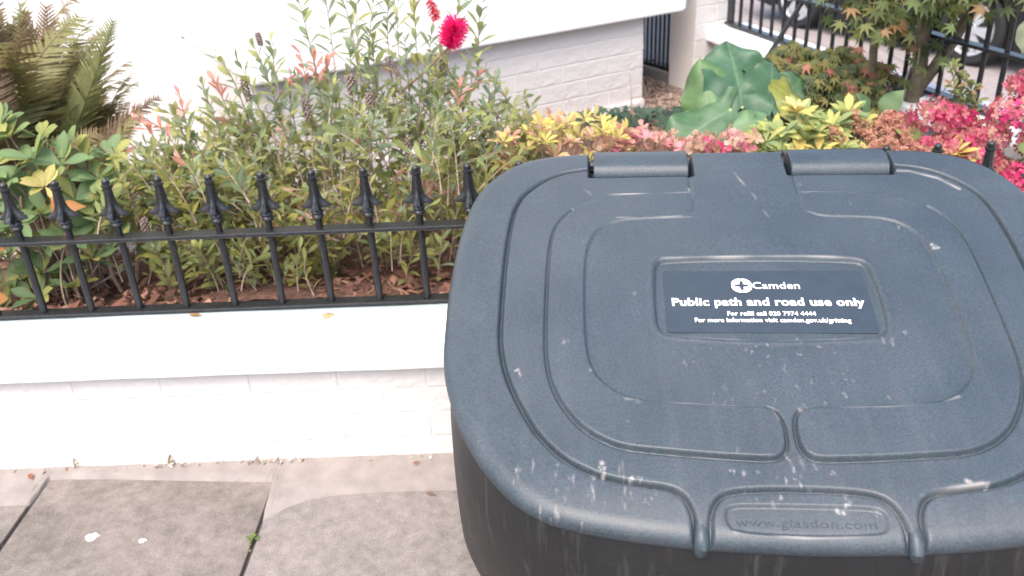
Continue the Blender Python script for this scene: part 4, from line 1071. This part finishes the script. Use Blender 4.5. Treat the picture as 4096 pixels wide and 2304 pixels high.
# ------------------------------------------------------------------ low yellow shrub right behind the bin
py_ = Plant('golden_shrub', 'low golden yellow and salmon leaved shrub behind the left corner of the bin lid', 'shrub', (0.12, 2.45, 0.355))
YG = pal((.50, .44, .12), (.58, .50, .15), (.44, .42, .10), (.40, .36, .12), (.55, .42, .17)); YS = pal((.52, .30, .19), (.46, .25, .16), (.58, .38, .24), (.36, .20, .13))
for k in range(105):
    x = R_.uniform(-.07, .30); y = R_.uniform(2.24, 2.62); top = np.interp(x, [-.07, .05, .13, .22, .30], [.735, .77, .785, .77, .735])-(y-2.35)*.26
    z = top-abs(R_.randn())*.05 if k % 3 else top-R_.uniform(.03, .22)
    twig_to(py_, (x, y, z), r=.002); whorl(py_, (x, y, z), nrm(np.array([R_.randn()*.3, -.25+R_.randn()*.25, 1])), R_.randint(7, 11), R_.uniform(.026, .040), YG if R_.rand() < .45 else YG+YS+YS+YS, ('small', 'rosette'), 1.0)
for k in range(3): py_.stem([py_.loc+jit(.03)*np.array([1, 1, 0]), py_.loc+np.array([R_.uniform(-.1, .1), 0, .2])], [.005, .003], 6)
py_.finish(300)

# ------------------------------------------------------------------ papery pink hydrangea behind the bin
hb = Plant('faded_hydrangea', 'faded hydrangea with papery pink and brown bracts just behind the bin hinges', 'hydrangea', (0.39, 2.44, 0.355), piece='bract')
PK = pal((.66, .20, .26), (.74, .31, .35), (.62, .07, .17), (.68, .33, .29)); PB = pal((.46, .27, .18), (.56, .38, .28), (.36, .20, .13), (.62, .46, .36), (.28, .165, .11), (.40, .25, .17))
for k in range(165):
    x = R_.uniform(.19, .60); y = R_.uniform(2.22, 2.52); z = .712+.020*math.sin((x-.19)*16)-(y-2.3)*.25+R_.randn()*.013
    ax = nrm(np.array([R_.randn()*.5, -.55+R_.randn()*.35, .7])); c = pick(PK) if R_.rand() < .36 else pick(PB)
    T, u_, v_ = frame_of(ax); hb.leaf(pick(('bract', 'floret_cup')), (x, y, z), u_+jit(.3), T, R_.uniform(.014, .025), c)
for k in range(60):
    x = R_.uniform(.2, .58); y = R_.uniform(2.24, 2.5); z = R_.uniform(.56, .64); hb.leaf('broad', (x, y, z), (R_.randn(), -.6+R_.randn()*.5, -.2), (0, -.2, 1), R_.uniform(.06, .10), pick(pal((.12, .17, .07), (.16, .20, .08), (.26, .20, .10))), None, .8, name='leaf')
for k in range(14): twig_to(hb, (R_.uniform(.22, .56), R_.uniform(2.28, 2.5), .66), r=.003)
q = MB()
for k in range(500):
    p = np.array((R_.uniform(.22, .58), R_.uniform(2.24, 2.36), .702+R_.randn()*.012)); d = nrm(jit()+np.array([0, -.3, .8]))*.012; q.tube([p-d-hb.loc, p+d-hb.loc], .0009, 3, cap=False)
o = q.build('flower_stalks', M['redtwig'], hb.root); o['kind'] = 'stuff'
for k in range(3): hb.stem([hb.loc+jit(.03)*np.array([1, 1, 0]), hb.loc+np.array([R_.uniform(-.1, .1), 0, .25])], [.006, .004], 6)
hb.finish(250)

# ------------------------------------------------------------------ dark ivy at the house corner
iv = Plant('ivy_mat', 'low dark green ivy at the foot of the house corner', 'ivy', (0.44, 3.2, 0.36))
IV = pal((.045, .085, .06), (.06, .105, .07), (.04, .07, .05), (.075, .12, .08))
for k in range(420):
    t = R_.rand(); x = .20+.46*t+R_.randn()*.02; y = 2.85+R_.uniform(0, .75); hgt = .42+.17*math.exp(-((y-3.05)/.28)**2)*R_.rand()**.4
    iv.leaf('ivy', (x, y, hgt), (R_.randn(), -.5+R_.randn()*.6, R_.randn()*.3), (R_.randn()*.4, -.5, .9), R_.uniform(.022, .038), pick(IV))
for k in range(24):
    a = np.array((R_.uniform(.2, .6), R_.uniform(2.9, 3.5), .37)); iv.twig([a, a+jit(.04)+np.array([0, 0, .08]), a+jit(.07)+np.array([0, 0, .13])], .002)
iv.finish(220)

# ------------------------------------------------------------------ plant with very large glossy leaves
bg_ = Plant('arum_plant', 'lush arum plant with very large wavy green leaves in front of the pier', 'plant', (0.68, 2.85, 0.355))
def big_leaf(base, tip, nrmv, width, col, vein, droop=.12, heart=.35, seed=0, fold=.1, name='leaf'):
    base, tip = np.array(base, float), np.array(tip, float); y = nrm(tip-base); L = np.linalg.norm(tip-base); z = np.array(nrmv, float); z = nrm(z-y*(z@y)); x = np.cross(y, z)
    r = np.random.RandomState(seed+50); NS, NW = 26, 18; V = []; C = []; ph = r.rand(4)*6
    for i in range(NS+1):
        t = i/NS; wprof = (math.sin(math.pi*min(1, max(0, (t*.86+.14)))**1.15))**.62 if t < 1 else 0.0
        wprof = max(wprof, 0.0)
        for j in range(-NW, NW+1):
            s_ = j/NW; w_ = width/2*wprof*s_
            back = -heart*L*abs(s_)**1.5*(1-t)**2.2          # lobes reach back past the stalk
            hz = -droop*L*(t-.15)**2-fold*width*s_*s_*1.0*(1 if t > .1 else .6)+width*.11*math.sin(t*11+ph[0]+s_*2)*abs(s_)**1.6+width*.04*math.sin(t*21+ph[1]-s_*3)*abs(s_)**2+width*.035*abs(s_)
            V.append(base+x*w_+y*(L*t+back)+z*hz)
            vq = (t-abs(s_)*.30)*9.0; vd = abs(vq-round(vq)); m = math.exp(-(abs(s_)/.035)**2)+.28*math.exp(-(vd/.2)**2)*(abs(s_) < .92)
            e_ = 0.5*max(0, abs(s_)-.94)/.06
            c = np.array(col)*(1+.10*math.sin(t*7+ph[2])*math.sin(s_*6+ph[3])); C.append(c*(1-min(1, m+e_)*.6)+np.array(vein)*min(1, m+e_)*.6)
    n = 2*NW+1
    F = [(i*n+j, i*n+j+1, (i+1)*n+j+1, (i+1)*n+j) for i in range(NS) for j in range(2*NW)]
    o = obj(name, mesh_np(name, np.array(V)-bg_.loc, np.array(F), M['bigleaf'], np.clip(np.array(C), 0, 1)), bg_.root)
    b0 = bg_.loc+np.array([r.randn()*.03, r.randn()*.03, 0]); bg_.stem(bez(b0, (b0+base)/2+np.array([0, .02, .06]), base, 9), list(np.linspace(.009, .005, 9)), 7, M['petiole'])
    return o
M['bigleaf'] = leaf_mat('large_leaf', 0.18, 0.42)
M['petiole'] = simple('green_stalk', (0.20, 0.25, 0.07), 0.5)
G1c, G2c, Vn = (.045, .108, .060), (.056, .124, .058), (.14, .22, .12)
big_leaf((.665, 2.68, .690), (.650, 2.83, .872), (0.15, -1, .35), .22, G1c, Vn, .22, .35, 1, .08)
big_leaf((.572, 2.66, .65), (.545, 2.78, .825), (-.35, -1, .30), .165, (.082, .155, .055), Vn, .10, .2, 2, .28)
big_leaf((.625, 2.66, .690), (.405, 2.60, .590), (-.25, -.70, .8), .185, G2c, Vn, .22, .25, 3, .12)
big_leaf((.725, 2.63, .665), (.575, 2.61, .655), (0, -.75, .8), .095, (.105, .19, .09), Vn, .30, .15, 4, .2)
big_leaf((.745, 2.76, .750), (.935, 2.68, .640), (.35, -.6, .9), .150, (.17, .185, .035), (.30, .31, .10), .30, .1, 5, .2)
big_leaf((.74, 2.70, .70), (.80, 2.82, .800), (.35, -1, .45), .19, (.05, .112, .06), Vn, .25, .3, 6, .15)
big_leaf((.735, 2.72, .715), (.79, 2.63, .565), (.35, -1, .4), .165, (.06, .125, .065), Vn, .15, .3, 7, .2)
big_leaf((.64, 2.70, .64), (.66, 2.60, .50), (-.1, -1, .4), .17, (.05, .115, .055), Vn, .1, .3, 8)
big_leaf((.77, 2.78, .62), (.92, 2.72, .55), (.3, -.8, .7), .17, G1c, Vn, .1, .3, 9)
big_leaf((.55, 2.72, .60), (.44, 2.64, .52), (-.2, -.8, .7), .15, G1c, Vn, .1, .3, 10)
big_leaf((.82, 2.82, .66), (.90, 2.88, .72), (.1, -.9, .5), .15, (.06, .125, .065), Vn, .1, .3, 12)

# ------------------------------------------------------------------ yellow-green pieris in rosettes
pg = Plant('pieris_shrub', 'lime yellow pieris shrub with leaf rosettes behind the right hinge of the bin', 'shrub', (0.74, 2.46, 0.355))
PG = pal((.32, .36, .12), (.40, .41, .13), (.26, .32, .125), (.45, .42, .14), (.21, .28, .125)); PY = pal((.60, .47, .14), (.66, .52, .20), (.55, .43, .13))
ro = [(.740, 2.38, .765, 1), (.70, 2.36, .715, 0), (.745, 2.36, .715, 0), (.655, 2.35, .695, 0), (.625, 2.33, .66, 0), (.685, 2.32, .672, 0), (.735, 2.31, .67, 1), (.79, 2.32, .672, 1), (.80, 2.37, .71, 0), (.845, 2.40, .715, 0), (.86, 2.34, .672, 0), (.605, 2.32, .63, 0), (.92, 2.34, .65, 0), (.97, 2.34, .64, 0), (1.14, 2.30, .655, 1), (1.17, 2.30, .635, 1), (1.21, 2.28, .59, 1), (1.25, 2.27, .565, 1), (1.05, 2.30, .625, 0), (1.10, 2.28, .60, 0), (1.0, 2.3, .60, 0), (.90, 2.44, .735, 0), (.94, 2.46, .70, 0), (.88, 2.3, .62, 0), (.66, 2.40, .70, 0), (.77, 2.42, .72, 0)]
for x, y, z, yl in ro:
    z -= .004
    for kk in range(2):
        p = (x+R_.randn()*.012*kk, y+R_.randn()*.012*kk+.02*kk, z-.022*kk); 
        whorl(pg, p, nrm(np.array([R_.randn()*.2, -.3+R_.randn()*.15, 1])), 10, R_.uniform(.046, .058)*(1.15 if kk else 1), PY if yl and not kk else PG, ('rosette', 'rosette', 'obovate'), 1.0)
    twig_to(pg, (x, y, z), base=(x*.8+.15, y+.1, .355), r=.003)
for k in range(4): pg.stem([pg.loc+jit(.04)*np.array([1, 1, 0]), pg.loc+np.array([R_.uniform(-.1, .2), -.05, .22])], [.006, .004], 6)
pg.finish(300)

# ------------------------------------------------------------------ salmon plumes
asb = Plant('plume_flowers', 'salmon pink feathery flower plumes between the pieris and the pink hydrangea', 'flowers', (1.02, 2.52, 0.355), piece='plume')
SP = pal((.70, .37, .27), (.62, .31, .22), (.76, .46, .34), (.58, .31, .20))
def plume(base, tip, r, n):
    V = []; F = []; C = []; base, tip = np.array(base, float), np.array(tip, float); T, u_, v_ = frame_of(tip-base); L = np.linalg.norm(tip-base)
    q = MB()
    for k in range(14):
        t = .12+.88*k/14; p = base+(tip-base)*t; th = k*2.4; rad = u_*math.cos(th)+v_*math.sin(th); d = nrm(rad*.8+T*.7); ll = r*(1.1-t)+.006; e = p+d*ll
        for m in range(n):
            f = R_.rand(); c0 = p+(e-p)*f+jit(.0028); s_ = R_.uniform(.0013, .0027); k0 = len(V)
            V += [c0+np.array(a)*s_ for a in ((1, 0, 0), (-1, 0, 0), (0, 1, 0), (0, -1, 0), (0, 0, 1), (0, 0, -1))]; F += [(k0+a, k0+b_, k0+c_) for a, b_, c_ in ((0, 2, 4), (2, 1, 4), (1, 3, 4), (3, 0, 4), (2, 0, 5), (1, 2, 5), (3, 1, 5), (0, 3, 5))]
            C += [np.array(pick(SP))*(.8+.4*R_.rand())]*6
    obj('plume', mesh_np('plume', np.array(V)-asb.loc, np.array(F), M['leaf'], np.clip(np.array(C), 0, 1)), asb.root)
    asb.stem(bez(asb.loc+jit(.02)*np.array([1, 1, 0]), (asb.loc+base)/2+np.array([0, 0, .06]), base+(tip-base)*.9, 9), .0018, 5, M['redtwig'])
for b0, t0 in (((.94, 2.40, .66), (.905, 2.42, .745)), ((.95, 2.40, .67), (1.0, 2.42, .742)), ((.97, 2.38, .645), (.935, 2.38, .70)), ((1.0, 2.38, .64), (.985, 2.38, .705)), ((1.03, 2.36, .625), (1.04, 2.38, .70)), ((1.06, 2.36, .62), (1.10, 2.36, .665)), ((1.02, 2.34, .60), (.96, 2.34, .65)), ((1.08, 2.34, .60), (1.14, 2.34, .645)), ((.93, 2.36, .62), (.89, 2.36, .675)), ((1.05, 2.32, .585), (1.02, 2.32, .645)), ((.98, 2.33, .60), (.93, 2.33, .635)), ((1.11, 2.32, .59), (1.09, 2.32, .64)), ((1.15, 2.36, .61), (1.19, 2.36, .665)), ((1.12, 2.38, .63), (1.18, 2.40, .68)), ((.90, 2.33, .61), (.855, 2.33, .64)), ((1.0, 2.42, .68), (1.03, 2.42, .725)), ((.86, 2.30, .61), (.82, 2.29, .66)), ((.90, 2.29, .61), (.89, 2.28, .675)), ((.94, 2.28, .60), (.97, 2.27, .66)), ((.88, 2.27, .595), (.85, 2.26, .635)), ((.97, 2.27, .585), (.93, 2.26, .64)), ((1.02, 2.27, .58), (1.04, 2.26, .635)), ((1.06, 2.28, .58), (1.09, 2.27, .625)), ((.92, 2.31, .64), (.94, 2.30, .70)), ((1.0, 2.30, .62), (1.0, 2.29, .68)), ((.80, 2.27, .60), (.78, 2.26, .64)), ((.86, 2.36, .66), (.83, 2.35, .72)), ((.98, 2.30, .64), (.96, 2.28, .71)), ((1.05, 2.30, .63), (1.03, 2.28, .69)), ((1.10, 2.30, .61), (1.12, 2.28, .665)), ((1.14, 2.29, .59), (1.17, 2.28, .64))):
    plume(b0, t0, .030, 34)
asb.finish(10)

# ------------------------------------------------------------------ pink hydrangea at the right
hy = Plant('pink_hydrangea', 'bright pink mophead hydrangea behind the railing at the right edge', 'hydrangea', (1.22, 2.50, 0.355), piece='floret')
HP = pal((.50, .09, .15), (.44, .07, .13), (.55, .15, .20), (.50, .20, .19), (.36, .13, .11), (.46, .25, .19)); HD = pal((.62, .035, .17), (.55, .025, .13), (.64, .08, .20))
def mophead(c, r, n, cols):
    c = np.array(c, float)
    for i in range(n):
        zz = 1-1.55*(i+.5)/n; th = i*2.39996; rr_ = math.sqrt(max(0, 1-zz*zz)); d = np.array([rr_*math.cos(th)*1.12, rr_*math.sin(th), zz*.68]); T, u_, v_ = frame_of(d+jit(.12))
        hy.leaf(pick(('floret', 'floret', 'floret_cup')), c+d*r*(1+R_.randn()*.11), u_+jit(.3), T, R_.uniform(.0105, .0135), pick(cols))
    hy.stem(bez(hy.loc+jit(.03)*np.array([1, 1, 0]), (hy.loc+c)/2+np.array([0, 0, .05]), c-np.array([0, 0, r*.3]), 8), list(np.linspace(.005, .0035, 8)), 6, M['petiole'])
heads = [((1.125, 2.40, .725), .060, HP), ((1.195, 2.38, .665), .055, HP+HD), ((1.215, 2.32, .635), .05, HD+HP), ((1.315, 2.36, .735), .06, HP+HD), ((1.315, 2.26, .585), .06, HD), ((1.26, 2.30, .60), .045, HP), ((1.34, 2.22, .52), .055, HP+HD), ((1.045, 2.46, .685), .045, HP), ((1.07, 2.40, .635), .035, HP), ((1.40, 2.34, .66), .06, HP), ((1.36, 2.40, .80), .05, HP), ((1.16, 2.34, .655), .05, HP), ((1.10, 2.34, .655), .04, HP), ((1.25, 2.36, .68), .05, HP), ((1.18, 2.42, .71), .045, HD), ((1.29, 2.24, .55), .05, HP), ((1.22, 2.27, .575), .04, HP)]
for c, r, cols in heads: mophead(c, r, 95, cols)
HG = pal((.11, .17, .075), (.14, .20, .08), (.20, .24, .09), (.09, .14, .07))
for (p, d, L, c) in (((1.015, 2.42, .70), (1, -.3, -.25), .10, (.27, .30, .11)), ((.98, 2.50, .70), (-.2, -.2, .5), .09, (.11, .18, .085)), ((1.02, 2.52, .70), (.3, -.2, .6), .085, (.12, .19, .085)), ((.93, 2.52, .69), (-.6, -.3, .3), .09, (.10, .165, .08)), ((1.30, 2.30, .67), (.6, -.5, .0), .10, (.16, .21, .08)), ((1.14, 2.26, .62), (-.3, -.4, -.7), .06, (.10, .16, .075)), ((1.33, 2.28, .655), (.4, -.6, -.5), .11, (.17, .22, .09)), ((.965, 2.44, .665), (.3, -.8, -.4), .08, (.12, .18, .08)), ((1.36, 2.5, .95), (.1, -.5, -.9), .085, (.24, .26, .17))):
    hy.leaf('broad', p, d, (0.1, -.6, .9), L, c, None, 1.0, name='leaf')
for k in range(70):
    p = (R_.uniform(.92, 1.42), R_.uniform(2.26, 2.6), R_.uniform(.46, .63)); hy.leaf('broad', p, (R_.randn(), -.5+R_.randn()*.4, -.1), (0, -.4, 1), R_.uniform(.06, .10), pick(HG), None, .9, name='leaf')
hy.finish(300)

# ------------------------------------------------------------------ low mound of small maple leaves
lm = Plant('low_maple', 'low spreading maple mound of small olive and russet leaves below the side wall', 'shrub', (1.03, 3.12, 0.355))
LM = pal((.075, .10, .04), (.125, .145, .045), (.17, .165, .05), (.065, .085, .035), (.20, .185, .06)); LR = pal((.34, .13, .09), (.40, .18, .12), (.30, .12, .085))
for k in range(1700):
    a = R_.rand()*6.283; rr_ = math.sqrt(R_.rand()); x = 1.02+.33*rr_*math.cos(a); y = 3.06+.36*rr_*math.sin(a)
    top = .355+.385*(max(0, 1-rr_**4))**.5+.03*math.sin(x*25)*math.sin(y*21); z = top-abs(R_.randn())*.035 if R_.rand() < .8 else .36+(top-.36)*R_.rand()
    lim = 2.0 if z < .665 else 2.13
    if .949*x+.316*y > lim: x = (lim-.316*y)/.949-R_.rand()*.08
    lm.leaf('acer', (x, y, z), (R_.randn()*.6+.25, -.8+R_.randn()*.4, -.45), (R_.randn()*.3, -.45, .9), R_.uniform(.028, .042), pick(LR) if (R_.rand() < .06+.25*(x > 1.12)) else pick(LM))
for k in range(26):
    a = R_.rand()*6.283; e = np.array((1.02+.26*math.cos(a), 3.08+.30*math.sin(a), R_.uniform(.5, .66))); lm.twig(bez(lm.loc, (lm.loc+e)/2+np.array([0, 0, .12]), e, 8), list(np.linspace(.004, .0018, 8)))
for k in range(3): lm.stem([lm.loc+jit(.02)*np.array([1, 1, 0]), lm.loc+np.array([R_.uniform(-.08, .08), R_.uniform(-.1, .1), .22])], [.010, .005], 7, M['trunk'])
lm.finish(300)

# ------------------------------------------------------------------ Japanese maple tree
ac = Plant('maple_tree', 'small maple tree with forked mossy trunk and olive russet leaves by the side railing', 'tree', (1.25, 2.88, 0.355))
ac.stem([(1.245, 2.88, .34), (1.25, 2.88, .50), (1.262, 2.88, .62), (1.272, 2.885, .70), (1.268, 2.89, .80), (1.262, 2.90, .95), (1.25, 2.92, 1.15), (1.24, 2.95, 1.4)], [.034, .030, .027, .025, .021, .019, .016, .010], 10, M['trunk'], 'trunk')
ac.stem([(1.272, 2.883, .665), (1.31, 2.87, .735), (1.35, 2.86, .82), (1.385, 2.85, .92), (1.41, 2.84, 1.06), (1.45, 2.82, 1.25)], [.021, .019, .018, .016, .013, .008], 9, M['trunk'], 'branch')
ac.stem([(1.150, 2.96, .34), (1.150, 2.95, .55), (1.142, 2.94, .70), (1.125, 2.92, .86), (1.10, 2.88, 1.0), (1.06, 2.80, 1.12)], [.018, .016, .015, .013, .010, .006], 8, M['trunk'], 'trunk')
AG = pal((.095, .125, .04), (.115, .145, .045), (.07, .095, .032), (.15, .165, .05), (.12, .165, .055)); AR = pal((.26, .16, .07), (.30, .19, .09), (.24, .13, .06))
def spray(base, tip, n, L, rus):
    base, tip = np.array(base, float), np.array(tip, float); m = (base+tip)/2+np.array([0, 0, .05]); P = bez(base, m, tip, 10); ac.twig(P, list(np.linspace(.004, .0012, 10)))
    for i in range(n):
        p = P[min(9, 2+int(8*R_.rand()))]+jit(.028); rus = rus*.97; ac.leaf('acer', p, (R_.randn()*.7+.2*(tip[0] < 1.2)*-1, -.55+R_.randn()*.5, -.55+R_.randn()*.25), (R_.randn()*.35, -.6, .8), L*R_.uniform(.75, 1.15), pick(AR) if R_.rand() < rus*.6 else pick(AG))
for b0, t0, n, rus in (((1.10, 2.86, 1.0), (.98, 2.75, .865), 16, .75), ((1.10, 2.86, 1.0), (1.03, 2.72, .84), 16, .5), ((1.12, 2.87, .95), (1.10, 2.70, .82), 16, .45), ((1.25, 2.9, 1.05), (1.17, 2.70, .83), 16, .4), ((1.25, 2.9, 1.1), (1.20, 2.65, .88), 20, .25), ((1.25, 2.9, 1.1), (1.12, 2.65, .92), 20, .35),
                       ((1.26, 2.9, 1.05), (1.28, 2.65, .90), 20, .25), ((1.24, 2.92, 1.15), (1.22, 2.65, .95), 20, .2), ((1.41, 2.84, 1.06), (1.36, 2.60, .93), 12, .15), ((1.45, 2.82, 1.2), (1.58, 2.60, .93), 16, .1), ((1.42, 2.84, 1.1), (1.35, 2.60, .93), 20, .15), ((1.262, 2.89, .80), (1.19, 2.72, .76), 8, .2), ((1.262, 2.89, .78), (1.17, 2.74, .735), 7, .15), ((1.10, 2.88, 1.0), (1.02, 2.76, .93), 16, .5), ((1.06, 2.8, 1.1), (.96, 2.75, .96), 12, .35), ((1.45, 2.82, 1.25), (1.64, 2.66, .88), 12, .2)):
    t0 = (t0[0], t0[1], t0[2]+(.075 if n > 9 else 0)); t0 = (t0[0]*(.93 if t0[0] > 1.3 else 1), t0[1], t0[2]); spray(b0, t0, n+14 if n > 9 else n-2, .042, rus)
for k in range(60):
    b0 = np.array(pick([(1.25, 2.92, 1.15), (1.45, 2.82, 1.25), (1.24, 2.95, 1.4), (1.41, 2.84, 1.06)])); t0 = b0+np.array([R_.randn()*.18, -.12+R_.randn()*.16, R_.uniform(-.25, .2)])
    if t0[2] < 1.0: t0[2] = 1.03
    spray(b0, t0, 14, .044, .15)
ac.finish(300)

# ------------------------------------------------------------------ small climber on the side railing
cl = Plant('young_shrub', 'slender young shrub with glossy green leaves against the right part of the side railing', 'shrub', (1.33, 2.66, 0.355))
for p in ((1.245, 2.62, .80), (1.262, 2.62, .775), (1.255, 2.60, .745), (1.275, 2.60, .72), (1.295, 2.6, .70), (1.305, 2.6, .735), (1.285, 2.61, .76), (1.30, 2.6, .67), (1.27, 2.61, .68), (1.32, 2.6, .70)):
    twig_to(cl, p, r=.0025); whorl(cl, p, nrm(np.array([R_.randn()*.4, -.4, .9])), 8, .036, pal((.15, .19, .07), (.20, .22, .075), (.12, .15, .06), (.30, .20, .10)), ('obovate', 'small'), 1.1)
cl.stem(bez(cl.loc, np.array([1.32, 2.64, .5]), np.array([1.28, 2.61, .72]), 8), list(np.linspace(.006, .003, 8)), 6)
cl.finish(120)

# ------------------------------------------------------------------ weed in the paving joint, litter by the wall
wd = Plant('weed', 'tiny green weed growing in the joint between two paving slabs', 'weed', (-0.676, 1.635, -0.012))
for k in range(16): wd.leaf('small', (-0.676+R_.randn()*.004, 1.64+R_.randn()*.012, .004), (R_.randn(), R_.randn(), .7), (0, 0, 1), R_.uniform(.012, .02), pick(pal((.13, .20, .05), (.17, .22, .06))))
wd.finish(20)
for (x_, lab) in ((-1.215, 'dry tuft of weed at the foot of the wall above the mossy slab'), (-.965, 'brown withered seedling at the foot of the low white wall')):
    w2 = Plant('weed', lab, 'weed', (x_, 1.926, .012))
    for k in range(7): w2.leaf('small', (x_+R_.randn()*.003, 1.925, .012+.004*k), (R_.randn()*.5, -.3, 1), (0, -1, 0), R_.uniform(.010, .017), pick(pal((.20, .20, .08), (.25, .16, .09))))
    w2.finish(12)
def fallen(x, y, z, L, col, label, rot, key='obovate_flat'):
    V, F, m = TPL[key]; me = mesh_np('fallen_leaf', V*L, F, M['leaf'], colours(V, m, col, None)); o = obj('fallen_leaf', me); o.location = (x, y, z); o.rotation_euler = (.15, .1, rot); tag(o, label, 'leaf', 'fallen leaves by the wall')
fallen(-1.318, 1.885, .012, .030, (.30, .12, .07), 'small rust brown fallen leaf at the corner of the mossy slab', .6)
fallen(-.30, 1.90, .016, .022, (.28, .12, .06), 'tiny brown fallen leaf at the foot of the wall near the bin', 2.2)
fallen(-.25, 1.775, .006, .03, (.22, .16, .12), 'curled grey brown leaf on the pale slab beside the bin', 1.2)
fallen(-.83, 2.018, .408, .035, (.40, .22, .08), 'yellow brown leaf lying on the coping under the railing', 1.4)
def crumbs(r):
    c = r.rand(); x = -.93+.04*r.randn() if c < .3 else (-.70+.05*r.randn() if c < .6 else -1.5+1.4*r.rand())
    return (x, 1.913+.016*r.rand(), .012+.012*r.rand()*(c < .6))
o = obj('wall_litter', scatter_mesh('wall_litter', 70, crumbs, (.002, .006), M['chip'], [(.3, .25, .2), (.5, .46, .42), (.2, .13, .09)], flat=.5, seed=12))
tag(o, 'crumbs of mortar and leaf litter along the foot of the wall', 'litter', kind='stuff')
